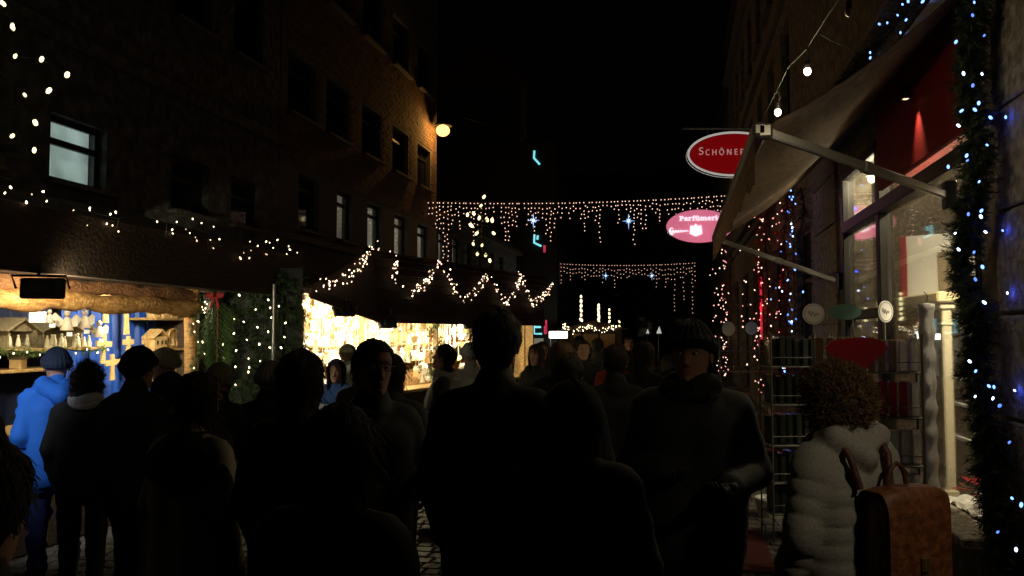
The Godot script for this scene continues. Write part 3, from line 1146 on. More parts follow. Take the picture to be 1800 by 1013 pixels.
# a casement with frame, upper light and glass or a lit blind behind, in a wall x = const facing dir
func casement(parent: Node, x: float, dir: float, za: float, zb: float, y0: float, y1: float, fm: Material, lit: Material, split := 0.72, sill := true) -> void:
	var w := Node3D.new()
	w.name = "window"
	parent.add_child(w, true)
	var t := 0.07
	var xi := x - dir * 0.14
	var zc := (za + zb) * 0.5
	var wd: float = za - zb
	var b := MB.new()
	b.box(Vector3(xi, (y0 + y1) * 0.5, za - t * 0.5), Vector3(0.06, y1 - y0, t), 0.008)
	b.box(Vector3(xi, (y0 + y1) * 0.5, zb + t * 0.5), Vector3(0.06, y1 - y0, t), 0.008)
	b.box(Vector3(xi, y1 - t * 0.5, zc), Vector3(0.055, t, wd - 2 * t), 0.008)
	b.box(Vector3(xi, y0 + t * 0.5, zc), Vector3(0.055, t, wd - 2 * t), 0.008)
	var ym: float = lerp(y0, y1, split)
	b.box(Vector3(xi + dir * 0.005, ym, zc), Vector3(0.06, t * 1.1, wd - 2 * t), 0.008)
	obj("frame", b, fm, w)
	var i := 0
	for q in [[y0 + t, ym - t * 0.55], [ym + t * 0.55, y1 - t]]:
		bx("pane", Vector3(xi, (q[0] + q[1]) * 0.5, zc), Vector3(0.008, q[1] - q[0], wd - 2 * t), M.glass if lit != null else M.dark_glass, w)
		if lit != null:
			bx("lit_window_blind", Vector3(xi - dir * 0.1, (q[0] + q[1]) * 0.5, zc), Vector3(0.01, q[1] - q[0] + 0.08, wd - t), lit, w)
		i += 1
	if sill:
		bx("sill", Vector3(x + dir * 0.03, y0 - 0.035, zc), Vector3(0.22, 0.06, wd + 0.16), M.stone2, w, 0.008)

func blind(col: Color, e: float, sd: int) -> StandardMaterial3D:
	var m := glow(col, e)
	m.emission_texture = ntex(0.012, Color(0.62, 0.62, 0.62), Color(1, 1, 1), FastNoiseLite.TYPE_SIMPLEX_SMOOTH, 3, 128, sd)
	m.emission_operator = BaseMaterial3D.EMISSION_OP_MULTIPLY
	m.uv1_triplanar = true
	m.uv1_world_triplanar = true
	m.uv1_scale = Vector3(0.9, 0.9, 0.9)
	return m

func build_left_houses() -> void:
	var cool := blind(Color(0.62, 0.84, 0.76), 0.62, 3)
	var dull := blind(Color(0.6, 0.56, 0.4), 0.42, 5)
	var dull2 := blind(Color(0.6, 0.54, 0.4), 0.24, 6)
	# plastered house beside the first hut
	var A := thing("plastered_house", "dark plastered house with pale green lit windows above the wooden hut", "house", Vector3.ZERO)
	var b := MB.new()
	var holes := []
	for z in [-4.6, -6.35, -8.1, -10.4, -12.0]:
		holes.push_back([z, z - 0.95, 3.5, 4.28])
		holes.push_back([z, z - 0.95, 6.3, 7.9])
		holes.push_back([z, z - 0.95, 9.6, 11.2])
	pierced(b, -7.0, 1.0, -1.0, -13.6, 0.0, 13.0, holes)
	obj("wall", b, M.plaster_dark, A)
	var k := 0
	for h in holes:
		var lit = cool if (h[2] < 4.0 and h[0] > -9.0) else null
		casement(A, -7.0, 1.0, h[0], h[1], h[2], h[3], M.frame, lit, 0.62)
		k += 1
	bx("cornice", Vector3(-6.9, 13.1, -7.3), Vector3(0.5, 0.25, 12.6), M.plaster_dark, A, 0.02)
	bx("string_course", Vector3(-6.96, 5.2, -7.3), Vector3(0.12, 0.2, 12.5), M.plaster_dark, A, 0.02)
	bx("rear", Vector3(-9.4, 6.5, -7.3), Vector3(4.0, 13.0, 12.6), M.black, A)
	var rb := MB.new()
	rb.prism(PackedVector2Array([Vector2(-11.5, 13.22), Vector2(-6.7, 13.22), Vector2(-9.2, 16.5)]), -13.6, -1.0)
	obj("roof", rb, M.roof, A)
	# brick house with the street lamp
	var B := thing("brick_house", "brick house with a row of dimly lit windows below the orange street lamp", "house", Vector3.ZERO)
	b = MB.new()
	holes = []
	var low := [[-14.4, -15.3], [-16.2, -17.05], [-17.95, -18.9], [-19.8, -20.8], [-21.7, -22.75]]
	for q in low:
		holes.push_back([q[0], q[1], 3.72, 4.78])
	var upz := [[-13.9, -15.1], [-15.6, -16.75], [-17.55, -18.75], [-19.6, -20.85], [-21.65, -22.85]]
	for q in upz:
		holes.push_back([q[0], q[1], 5.85, 7.0])
		holes.push_back([q[0], q[1], 8.6, 9.9])
	pierced(b, -7.0, 1.0, -13.62, -23.5, 0.0, 12.5, holes)
	obj("wall", b, M.mortar, B)
	for i in holes.size():
		var h = holes[i]
		casement(B, -7.0, 1.0, h[0], h[1], h[2], h[3], M.frame, (dull if i != 1 else dull2) if i < 5 and i > 0 else null, 0.74)
	bx("ledge", Vector3(-6.93, 3.5, -18.6), Vector3(0.16, 0.1, 9.8), M.stone2, B, 0.01)
	bx("rear", Vector3(-9.4, 6.25, -18.55), Vector3(4.0, 12.5, 9.8), M.black, B)
	var br := MB.new()
	var y := 4.92
	var r := 0
	while y < 9.6:
		var z := -13.7 - (r % 2) * 0.125
		while z > -23.3:
			var ok := true
			for h in holes:
				if z < h[0] + 0.02 + 0.24 and z - 0.24 > h[1] - 0.02 - 0.24 and y + 0.075 > h[2] and y < h[3]:
					if z - 0.24 < h[0] and z > h[1]:
						ok = false
			if ok:
				var t := rng.randf_range(0.75, 1.2)
				br.col = Color(0.25 * t, 0.15 * t, 0.085 * t)
				var px := rng.randf_range(0.006, 0.016)
				br.box(Vector3(-7.0 + px * 0.5 + 0.002, y + 0.035, z - 0.12), Vector3(px, 0.07, 0.238))
			z -= 0.25
		y += 0.083
		r += 1
	tag(obj("bricks", br, M.brick, B), "", "", "", "stuff")
	rb = MB.new()
	rb.prism(PackedVector2Array([Vector2(-11.5, 12.5), Vector2(-6.7, 12.5), Vector2(-9.2, 15.6)]), -23.5, -13.62)
	obj("roof", rb, M.roof, B)
	# low annex behind it
	var C := thing("low_annex", "low flat-roofed annex continuing the window row past the brick house", "house", Vector3.ZERO)
	b = MB.new()
	holes = []
	for z in [-23.75, -25.3, -26.9, -28.6, -30.4, -32.2]:
		holes.push_back([z, z - 0.95, 3.78, 4.85])
	pierced(b, -7.0, 1.0, -23.52, -36.0, 0.0, 5.15, holes)
	obj("wall", b, M.plaster_dark, C)
	for i in holes.size():
		var h = holes[i]
		casement(C, -7.0, 1.0, h[0], h[1], h[2], h[3], M.frame, dull if i < 2 else dull2, 0.72)
	bx("roof", Vector3(-9.0, 5.25, -29.76), Vector3(4.6, 0.18, 12.6), M.roof, C, 0.02)
	bx("rear", Vector3(-9.4, 2.5, -29.76), Vector3(4.0, 5.0, 12.4), M.black, C)
	# street lamp at the corner
	var L := thing("street_lamp", "round orange street lamp on a wire at the brick house corner", "street lamp", Vector3(-6.62, 7.62, -22.85))
	var lb := MB.new()
	lb.ball(Vector3.ZERO, Vector3(0.2, 0.17, 0.2), 16, 10)
	obj("bulb", lb, M.lamp, L)
	lb = MB.new()
	lb.lathe(Vector3.ZERO, [[0.26, 0.13], [0.24, 0.17], [0.12, 0.25], [0.03, 0.28], [0.001, 0.28]], 18)
	obj("hood", lb, M.dark_metal, L)
	lb = MB.new()
	lb.tube(sag(Vector3(-0.38, 0.75, 0.0), Vector3(8.3, -0.5, -2.5), 0.5, 20), 0.008, 5)
	lb.tube([Vector3(0, 0.25, 0), Vector3(0, 0.52, 0)], 0.012, 6)
	obj("wire", lb, M.dark_metal, L)
	omni(L, Vector3.ZERO, Color(1.0, 0.5, 0.12).linear_to_srgb(), 2.3, 0.17)

func build_far_end() -> void:
	var mats := [M.plaster_dark, M.stone2, M.plaster]
	var rows := [
		["left", -6.6, 1.0, -36.5, -45.0, 13.0, "tall dark house with a vertical cyan letter sign beyond the annex"],
		["left", -6.4, 1.0, -45.2, -58.0, 11.0, "dark house far down the street behind the cyan letters"],
		["right", 2.3, -1.0, -31.5, -44.0, 12.0, "dark house beyond the last red garland"],
		["right", 2.2, -1.0, -44.2, -60.0, 13.5, "dark house beside the far light curtain"]]
	var k := 0
	var tall: Node3D
	for q in rows:
		var H := thing("town_house", q[6], "house", Vector3.ZERO)
		var b := MB.new()
		var holes := []
		var z: float = q[3] - 0.7
		while z - 1.1 > q[4]:
			for y in [3.6, 6.4, 9.0]:
				if y + 1.5 < q[5] - 0.5:
					holes.push_back([z, z - 1.1, y, y + 1.5])
			z -= 2.1
		if k == 0: tall = H
		pierced(b, q[1], q[2], q[3], q[4], 0.0, q[5], holes)
		obj("wall", b, mats[k % 3], H)
		for h in holes:
			casement(H, q[1], q[2], h[0], h[1], h[2], h[3], M.frame, null, 0.7)
		bx("rear", Vector3(q[1] - q[2] * 2.4, q[5] * 0.5, (q[3] + q[4]) * 0.5), Vector3(4.0, q[5], q[3] - q[4]), M.black, H)
		var rb := MB.new()
		rb.xf = Transform3D(Basis.IDENTITY, Vector3(q[1] - q[2] * 2.2, q[5] + 0.01, 0))
		rb.prism(PackedVector2Array([Vector2(-2.5, 0), Vector2(2.5, 0), Vector2(0, 2.6)]), q[4], q[3])
		obj("roof", rb, M.roof, H)
		k += 1
	var E := thing("end_house", "dark house closing the far end of the street", "house", Vector3(-2.5, 0, -66))
	var eb := MB.new()
	eb.box(Vector3(0, 6, -2), Vector3(14, 12, 4))
	obj("wall", eb, M.plaster_dark, E)
	for i in 5:
		for j in 3:
			bx("window", Vector3(-5.0 + i * 2.5, 2.2 + j * 3.2, 0.02), Vector3(1.1, 1.6, 0.06), M.dark_glass, E)
	eb = MB.new()
	eb.xf = Transform3D(Basis(Vector3.UP, PI / 2), Vector3(0, 12.01, -2))
	eb.prism(PackedVector2Array([Vector2(-2.4, 0), Vector2(2.4, 0), Vector2(0, 3)]), -7.2, 7.2)
	obj("roof", eb, M.roof, E)
	# vertical neon letters on the tall dark house
	var N := thing("letter_sign", "vertical sign of cyan neon letters on the tall dark house", "sign", Vector3(-6.1, 0, -36.42))
	var sc := 1.08
	var strokes := [
		[[Vector2(-0.12, 9.95), Vector2(-0.14, 9.62), Vector2(0.1, 9.32)]],
		[[Vector2(-0.12, 6.15), Vector2(-0.14, 5.78), Vector2(0.16, 5.62)], [Vector2(0.02, 6.1), Vector2(0.0, 5.92)]],
		[[Vector2(0.18, 2.3), Vector2(-0.15, 2.3), Vector2(-0.15, 1.7), Vector2(0.18, 1.7)], [Vector2(-0.15, 2.0), Vector2(0.14, 2.0)]],
		[[Vector2(-0.85, 2.3), Vector2(-0.85, 1.75), Vector2(-0.55, 1.75)]]]
	for st in strokes:
		var nb := MB.new()
		for l in st:
			var pts := []
			for p in l: pts.push_back(Vector3(p.x * sc, p.y, 0.12))
			nb.tube(pts, 0.045, 6)
		obj("letter", nb, M.cyan, N)
	var nr := MB.new()
	nr.box(Vector3(0.36, 2.0, 0.1), Vector3(0.14, 0.62, 0.06), 0.02)
	obj("red_stroke", nr, M.neon_red, N)
	nr = MB.new()
	nr.box(Vector3(0.32, 5.5, 0.1), Vector3(0.1, 0.32, 0.05), 0.015)
	obj("red_stroke", nr, M.neon_red, N)
	bx("backboard", Vector3(-0.05, 5.6, 0.0), Vector3(1.9, 9.6, 0.1), M.black, N, 0.02)
	# bright white light box
	var W := thing("light_box_sign", "glaring white light box sign above the far crowd", "sign", Vector3(-4.95, 1.66, -35.4))
	bx("lit_sign_panel", Vector3(0, 0, 0.05), Vector3(0.98, 0.3, 0.06), M.lit_sign, W, 0.02)
	bx("case", Vector3(0, 0, -0.05), Vector3(1.04, 0.36, 0.12), M.dark_metal, W, 0.02)
	omni(W, Vector3(0, -0.1, 0.3), Color(1, 0.97, 0.88), 1.2, 0.2)
	var pb := MB.new()
	pb.tube([Vector3(-0.45, -0.18, -0.05), Vector3(-0.45, -1.66, -0.05)], 0.04, 8)
	pb.tube([Vector3(0.45, -0.18, -0.05), Vector3(0.45, -1.66, -0.05)], 0.04, 8)
	obj("post", pb, M.dark_metal, W)
	# pale lit shop panels below the neon letters
	for i in 2:
		bx("lit_window", Vector3(-6.9 + i * 0.8, 0.75, -36.35), Vector3(0.5, 1.5, 0.06), blind(Color(0.75, 0.72, 0.6), 0.12, 9), tall, 0.01)
	# a far hut with rows of electric candles on its roof
	var S := thing("far_hut", "small dark hut with strings of lights far down the street", "hut", Vector3(-3.0, 0, -30.3))
	bx("wall", Vector3(0, 0.95, -0.8), Vector3(2.0, 1.9, 1.2), M.darkwood, S)
	var rr := MB.new()
	rr.prism(PackedVector2Array([Vector2(-1.3, 1.86), Vector2(1.3, 1.86), Vector2(0, 2.2)]), -1.6, 0.1)
	obj("roof", rr, M.roof, S)
	bx("counter_front", Vector3(0, 1.45, -0.17), Vector3(1.5, 0.5, 0.05), M.pine, S)
	var gl := thing("fairy_lights", "yellow fairy lights wound along the far hut roof", "fairy lights", Vector3(-3.0, 0, -30.3))
	var path := []
	for i in 20:
		path.push_back(Vector3(-1.15 + 2.0 * i / 19.0, 2.0 - 0.2 * abs(sin(i * 0.35)) + 0.06 * sin(i * 1.3), 0.14))
	var wb := MB.new()
	wb.tube(path, 0.006, 4)
	obj("cable", wb, M.wire, gl)
	var pts := []
	for i in 60:
		pts.push_back(along(path, rng.randf()) + jit(0.08) * Vector3(1, 1, 0.2))
	bulb_cloud(gl, pts, 0.016, M.warm)
	var zz := 0
	for q in [[-3.42, 3.06, 2.22, 6], [-2.82, 2.76, 2.14, 6], [-2.46, 2.6, 2.02, 5], [-2.12, 2.16, 2.0, 2]]:
		var C := thing("light_column", ["tallest upright string of round white bulbs behind the far hut", "second tallest upright string of round bulbs behind the far hut", "third upright string of small round bulbs behind the far hut", "shortest upright string of two bulbs behind the far hut"][zz], "fairy lights", Vector3(q[0], 0, -30.0 - 0.4 * zz))
		var cb := MB.new()
		cb.tube([Vector3(0, 0, 0), Vector3(0, q[1] + 0.1, 0)], 0.03, 6)
		obj("pole", cb, M.dark_metal, C)
		var bp := []
		for i in q[3]:
			bp.push_back(Vector3(0.0, lerp(float(q[2]), float(q[1]), float(i) / max(1, q[3] - 1)), 0.07))
		bulbs(C, bp, 0.062 - 0.009 * zz, [M.candle])
		zz += 1
	for i in 2:
		var t := thing("lit_gable", ["smaller white glowing gable tip far down the street", "larger white glowing gable tip far down the street"][i], "light", Vector3(-1.06 + 0.41 * i, 1.72, -30.6))
		var tb := MB.new()
		var g := 0.09 + 0.05 * i
		tb.prism(PackedVector2Array([Vector2(-g * 0.7, 0), Vector2(g * 0.7, 0), Vector2(g * 0.1, g * 1.9)]), -0.03, 0.03)
		obj("lit_window", tb, glow(Color(0.75, 0.78, 0.75), 0.5), t)
		var sb := MB.new()
		sb.tube([Vector3(0, 0, 0), Vector3(0, -1.72, 0)], 0.03, 6)
		obj("post", sb, M.dark_metal, t)

func blocks(parent: Node, x: float, za: float, zb: float, y0: float, y1: float, course: float, n: int) -> void:
	var y := y0
	var r := 0
	var variants := []
	while y < y1 - 0.1:
		var hh: float = min(course, y1 - y)
		var cuts := []
		for i in n + 1: cuts.push_back(lerp(za, zb, float(i) / n))
		if r % 2 == 1 and n > 0:
			var sh := (za - zb) / n * 0.5
			cuts = [za]
			for i in n: cuts.push_back(za - sh - (za - zb) / n * i)
			cuts.push_back(zb)
		for i in cuts.size() - 1:
			var w: float = cuts[i] - cuts[i + 1]
			if w < 0.05: continue
			bx("stone_block", Vector3(x - 0.012 + rng.randf_range(-0.003, 0.003), y + hh * 0.5, (cuts[i] + cuts[i + 1]) * 0.5), Vector3(0.05, hh - 0.016, w - 0.016), M.stone if rng.randf() < 0.6 else M.stone2, parent, 0.012)
		y += course
		r += 1

func build_shop() -> void:
	var S := thing("shop_building", "stone shop building with dark-framed display window under the awning", "building", Vector3.ZERO)
	var holes := [[-5.85, -10.45, 0.42, 3.66], [-12.75, -14.3, 0.1, 3.4], [-15.6, -17.9, 0.5, 3.4], [-19.4, -22.2, 0.5, 3.4], [-23.6, -26.0, 0.1, 3.4], [-27.3, -29.8, 0.5, 3.4]]
	var z := -14.7
	while z > -30.0:
		holes.push_back([z, z - 1.15, 5.3, 7.3])
		holes.push_back([z, z - 1.15, 8.4, 10.2])
		z -= 2.3
	var b := MB.new()
	pierced(b, 1.95, -1.0, -1.5, -31.0, 0.0, 12.0, holes)
	obj("wall", b, M.plaster, S)
	for i in range(1, holes.size()):
		var h = holes[i]
		casement(S, 1.95, -1.0, h[0], h[1], h[2], h[3], M.frame, null, 0.75, i > 5)
	for q in [[4.35, 0.10, 0.16], [4.62, 0.18, 0.12], [7.75, 0.14, 0.2], [10.9, 0.2, 0.25]]:
		bx("cornice", Vector3(1.95 - q[1] * 0.5 + 0.004, q[0], -16.25), Vector3(q[1], q[2], 29.4), M.stone2, S, 0.02)
	blocks(S, 1.95, -3.4, -5.5, 0.0, 4.25, 0.62, 2)
	blocks(S, 1.95, -10.62, -12.3, 0.0, 4.25, 0.62, 1)
	blocks(S, 1.95, -14.45, -15.45, 0.0, 4.25, 0.62, 1)
	blocks(S, 1.95, -18.05, -19.25, 0.0, 4.25, 0.62, 1)
	var rb := MB.new()
	rb.prism(PackedVector2Array([Vector2(1.75, 12.02), Vector2(7.0, 12.02), Vector2(4.4, 15.0)]), -31.0, -1.5)
	obj("roof", rb, M.roof, S)
	# display window
	var W := Node3D.new()
	W.name = "display_window"
	S.add_child(W)
	for q in [[-5.9, 0.10], [-8.62, 0.14], [-10.38, 0.14]]:
		bx("mullion", Vector3(2.0, 2.04, q[0]), Vector3(0.12, 3.2, q[1]), M.frame, W, 0.01)
	bx("transom", Vector3(1.985, 2.98, -8.14), Vector3(0.13, 0.13, 4.36), M.frame, W, 0.01)
	bx("head_rail", Vector3(2.0, 3.6, -8.14), Vector3(0.12, 0.1, 4.36), M.frame, W, 0.01)
	bx("sill", Vector3(1.93, 0.40, -8.15), Vector3(0.32, 0.07, 4.7), M.stone2, W, 0.01)
	bx("mid_rail", Vector3(1.99, 1.95, -9.5), Vector3(0.10, 0.10, 1.6), M.frame, W, 0.01)
	for q in [[-7.26, 2.58, 1.72, 2.48], [-9.5, 1.6, 1.18, 1.46], [-9.5, 1.6, 2.46, 0.92], [-9.5, 1.6, 3.3, 0.48], [-7.26, 2.58, 3.3, 0.48]]:
		bx("pane", Vector3(2.01, q[2], q[0]), Vector3(0.008, q[3], q[1]), M.glass, W)
	# room behind the glass
	var R := Node3D.new()
	R.name = "shop_room"
	S.add_child(R)
	bx("floor", Vector3(3.35, 0.38, -8.4), Vector3(2.3, 0.08, 6.2), M.darkwood, R)
	bx("ceiling", Vector3(3.35, 3.95, -8.4), Vector3(2.3, 0.1, 6.2), M.plaster, R)
	bx("back_wall", Vector3(3.75, 2.16, -8.4), Vector3(0.1, 3.5, 6.0), M.interior, R)
	bx("side_wall", Vector3(3.05, 2.16, -11.2), Vector3(1.4, 3.5, 0.1), M.interior, R)
	bx("side_wall", Vector3(3.05, 2.16, -5.5), Vector3(1.4, 3.5, 0.1), M.interior, R)
	# red fascia with its spot
	bx("red_fascia", Vector3(1.915, 3.66, -7.1), Vector3(0.05, 1.12, 2.5), M.red_cloth, S, 0.008)
	var D := thing("spot_lamp", "small spot lamp on the red fascia above the shop window", "lamp", Vector3(1.80, 3.62, -6.95))
	var lb := MB.new()
	lb.lathe(Vector3.ZERO, [[0.04, -0.02], [0.045, 0.02], [0.03, 0.09], [0.001, 0.1]], 12)
	obj("shade", lb, M.dark_metal, D)
	lb = MB.new()
	lb.ball(Vector3(0, -0.01, 0), Vector3(0.026, 0.012, 0.026), 10, 6)
	obj("bulb", lb, glow(Color(1, 0.75, 0.5), 1.5), D)
	lb = MB.new()
	lb.tube([Vector3(0, 0.08, 0), Vector3(0.05, 0.12, 0), Vector3(0.12, 0.12, 0)], 0.01, 6)
	obj("arm", lb, M.dark_metal, D)
	spot(D, Vector3(0, -0.03, 0), Vector3(0.22, -0.9, 0.0), Color(1, 0.8, 0.62), 0.45, 30, 0.02)
	# wall lantern out of view that lights the shoppers from the right
	var WL := thing("spot_lamp", "shop front spot lamp shining on the quilted jacket", "lamp", Vector3(1.60, 2.6, -1.85))
	var wl := MB.new()
	wl.ball(Vector3.ZERO, Vector3(0.09, 0.11, 0.09), 14, 10)
	obj("bulb", wl, glow(Color(1, 0.8, 0.52), 0.4), WL)
	wl = MB.new()
	wl.lathe(Vector3.ZERO, [[0.11, 0.1], [0.1, 0.13], [0.03, 0.19], [0.001, 0.2]], 14)
	wl.tube([Vector3(0, 0.17, 0), Vector3(0.1, 0.26, 0), Vector3(0.33, 0.2, 0)], 0.014, 8)
	obj("arm", wl, M.dark_metal, WL)
	spot(WL, Vector3(-0.03, -0.05, -0.03), Vector3(-0.9, -1.45, -1.45), Color(1, 0.94, 0.82), 0.55, 27, 0.06)
	# lamps in the room
	for q in [["warm spot lamp on the ceiling behind the upper window pane", Vector3(2.22, 3.52, -10.05), 0.9], ["warm ceiling lamp deep inside the lit shop room", Vector3(2.75, 3.5, -7.3), 4.6], ["small display lamp close behind the glass beside the blue-lit garland", Vector3(2.2, 2.75, -6.3), 7.0]]:
		var P := thing("shop_lamp", q[0], "lamp", q[1])
		var pb := MB.new()
		pb.ball(Vector3.ZERO, Vector3(0.05, 0.05, 0.05), 12, 8)
		obj("bulb", pb, glow(Color(1, 0.84, 0.6), 5.0), P)
		pb = MB.new()
		var up: float = 3.9 - q[1].y
		pb.tube([Vector3(0, 0.04, 0), Vector3(0, up, 0)], 0.012, 6)
		pb.lathe(Vector3.ZERO, [[0.06, 0.03], [0.05, 0.06], [0.02, 0.08], [0.001, 0.08]], 12)
		obj("holder", pb, M.alu, P)
		if q[1].z > -6.5:
			spot(P, Vector3(0.01, -0.06, -0.03), Vector3(0.12, -1.0, -0.8), Color(1, 0.93, 0.76), q[2], 48, 0.05)
		else:
			omni(P, Vector3.ZERO, Color(1, 0.93, 0.76), q[2], 0.05)
	# cream cabinet with columns
	var C := thing("display_cabinet", "cream display cabinet with a slim column behind the shop glass", "cabinet", Vector3(2.32, 0.42, -7.45))
	for q in [[-0.16, 0.12], [0.14, -0.85]]:
		var cb := MB.new()
		cb.box(Vector3(q[0], 0.77, q[1]), Vector3(0.075, 1.5, 0.075), 0.012)
		cb.box(Vector3(q[0], 1.545, q[1]), Vector3(0.12, 0.05, 0.12), 0.012)
		cb.box(Vector3(q[0], 1.40, q[1]), Vector3(0.095, 0.025, 0.095), 0.008)
		cb.box(Vector3(q[0], 0.03, q[1]), Vector3(0.11, 0.06, 0.11), 0.01)
		obj("column", cb, M.cream, C)
	bx("top_board", Vector3(0.05, 1.62, -0.58), Vector3(0.6, 0.09, 1.6), M.creamwood, C, 0.015)
	for y in [0.42, 0.71, 0.92]:
		bx("shelf", Vector3(0.2, y, -0.2), Vector3(0.3, 0.035, 0.9), M.white, C, 0.005)
	bx("back_post", Vector3(0.33, 0.62, 0.22), Vector3(0.03, 1.24, 0.06), M.white, C, 0.005)
	bx("back_post", Vector3(0.33, 0.62, -0.60), Vector3(0.03, 1.24, 0.06), M.white, C, 0.005)
	# picture box on the cabinet
	var K := thing("picture_box", "white boxed picture with red edge standing on the cream cabinet", "picture", Vector3(2.40, 2.087, -8.3), -0.6)
	bx("panel", Vector3(0.02, 0.29, 0), Vector3(0.59, 0.58, 0.08), M.white, K, 0.006)
	bx("red_edge", Vector3(-0.305, 0.29, 0.004), Vector3(0.06, 0.58, 0.085), M.red_cloth, K, 0.006)
	bx("inner_picture", Vector3(0.14, 0.22, 0.045), Vector3(0.26, 0.38, 0.02), M.stable, K, 0.006)
	# shelf ware
	for i in 5:
		var g := thing("glass_jar", "small amber glass jar on the white cabinet shelf", "jar", Vector3(2.48 + 0.05 * (i % 2), 0.42 + [0.4375, 0.4375, 0.7275, 0.7275, 0.9375][i], -7.5 + [0.0, -0.2, 0.05, -0.18, -0.1][i]), 0.0, "jars on the cabinet shelves")
		var gb := MB.new()
		gb.lathe(Vector3.ZERO, [[0.001, 0.002], [0.045, 0.002], [0.05, 0.02], [0.05, 0.1], [0.03, 0.13], [0.001, 0.13]], 12)
		obj("jar_body", gb, M.metal_gold if i % 2 == 0 else M.foil, g)
		gb = MB.new()
		gb.lathe(Vector3.ZERO, [[0.032, 0.131], [0.032, 0.15], [0.001, 0.152]], 12)
		obj("lid", gb, M.dark_metal, g)
	# flowers and cloth at the bottom of the window
	var fl := thing("poinsettia", "red poinsettia in the bottom corner of the shop window", "flower", Vector3(2.2, 0.45, -6.62))
	var pot := MB.new()
	pot.lathe(Vector3.ZERO, [[0.001, 0.0], [0.06, 0.0], [0.085, 0.13], [0.08, 0.135], [0.001, 0.12]], 14)
	obj("pot", pot, M.white, fl)
	var pe := MB.new()
	for i in 60:
		var a := rng.randf() * TAU
		var rr := rng.randf_range(0.02, 0.17)
		var o := Vector3(cos(a) * rr, 0.2 - rr * 0.4 + rng.randf() * 0.06, sin(a) * rr)
		var dr := Vector3(cos(a), rng.randf_range(-0.3, 0.5), sin(a)).normalized()
		var sd := dr.cross(Vector3.UP).normalized() * 0.022
		var t := rng.randf_range(0.7, 1.2)
		pe.col = Color(0.42 * t, 0.012, 0.02) if rng.randf() < 0.8 else Color(0.03, 0.08, 0.02)
		pe.quad(o, o + dr * 0.04 - sd, o + dr * 0.1, o + dr * 0.04 + sd)
	obj("petals", pe, M.skirt, fl)
	var cl := MB.new()
	var rows := []
	for i in 26:
		var row := PackedVector3Array()
		for j in 26:
			var x: float = lerp(2.05, 2.75, i / 25.0)
			var zz: float = lerp(-5.9, -7.1, j / 25.0)
			row.push_back(Vector3(x, 0.435 + 0.05 * (nz.get_noise_2d(x * 700.0, zz * 500.0) + 0.5) + 0.06 * smoothstep(2.1, 2.7, x), zz))
		rows.push_back(row)
	cl.grid(rows, false, [], true)
	tag(obj("snow_cloth", cl, M.white), "rumpled white cloth spread on the shop window floor", "cloth")
	for i in 3:
		var lg := thing("split_log", ["longest orange-brown split log lying on the white window cloth", "middle split log lying on the white window cloth", "short split log lying on the white window cloth"][i], "log", Vector3(2.15 + 0.08 * i, 0.52 + 0.02 * i, -6.1 - 0.2 * i), 0.5 + i * 0.7)
		var gb := MB.new()
		var pts := []
		for k in 7:
			pts.push_back(Vector3((k / 6.0 - 0.5) * (0.34 - 0.06 * i), 0.006 * sin(k * 2.0), 0.008 * cos(k * 1.7)))
		gb.tube(pts, [0.03, 0.036, 0.038, 0.034, 0.037, 0.035, 0.03], 9)
		obj("bark", gb, M.log, lg)
	# hairy tinsel tube beside the glass
	var T := thing("tinsel_tube", "tall silver glitter tube standing beside the cabinet column", "decoration", Vector3(1.80, 0.0, -6.55))
	var tb := MB.new()
	var prof := []
	for i in 60:
		prof.push_back([0.05 + 0.006 * sin(i * 1.1) + rng.randf() * 0.004, 0.03 + 1.93 * i / 59.0])
	prof.push_front([0.001, 0.03])
	prof.push_back([0.001, 1.97])
	tb.lathe(Vector3.ZERO, prof, 18)
	obj("tube", tb, M.silver, T)
	tb = MB.new()
	tb.tube([Vector3(0, 1.96, 0), Vector3(0.012, 2.02, 0), Vector3(-0.015, 2.05, 0.01)], 0.004, 5)
	obj("hanger", tb, M.dark_metal, T)
	bx("foot", Vector3(0, 0.015, 0), Vector3(0.16, 0.03, 0.16), M.dark_metal, T, 0.004)
	var pc := thing("glint_card", "small white card by the glitter tube, given a glow as a bright reflection", "display", Vector3(1.875, 1.72, -6.62), -0.5)
	bx("lit_glint", Vector3(0, 0, 0.008), Vector3(0.075, 0.042, 0.008), glow(Color(1, 0.97, 0.9), 1.6), pc, 0.002)  # emission stands in for a bright reflection on a plain white card
	bx("holder", Vector3(0, -0.03, 0), Vector3(0.09, 0.11, 0.006), M.alu, pc, 0.001)
	var rd := MB.new()
	rd.box(Vector3(0.55, 0.008, -7.0), Vector3(0.3, 0.012, 1.3), 0.004)
	tag(obj("door_mat", rd, mat(Color(0.06, 0.004, 0.004), 0.95)), "red mat on the paving before the card racks", "mat")
	var wp := thing("plant_tub", "low white stone tub on the paving beside the red mat", "tub", Vector3(0.86, 0, -8.3))
	var wb := MB.new()
	wb.lathe(Vector3.ZERO, [[0.001, 0.0], [0.11, 0.0], [0.15, 0.16], [0.155, 0.18], [0.13, 0.18], [0.12, 0.13], [0.001, 0.12]], 16)
	obj("bowl", wb, M.white, wp)
	wb = MB.new()
	for i in 30:
		var a := rng.randf() * TAU
		twig(wb, Vector3(0, 0.13, 0), Vector3(cos(a), 1.2, sin(a)).normalized(), 0.16, 0.035, 0.003, Color(0.012, 0.03, 0.01), Color(0.03, 0.07, 0.02), 14)
	obj("sprigs", wb, M.fir, wp)

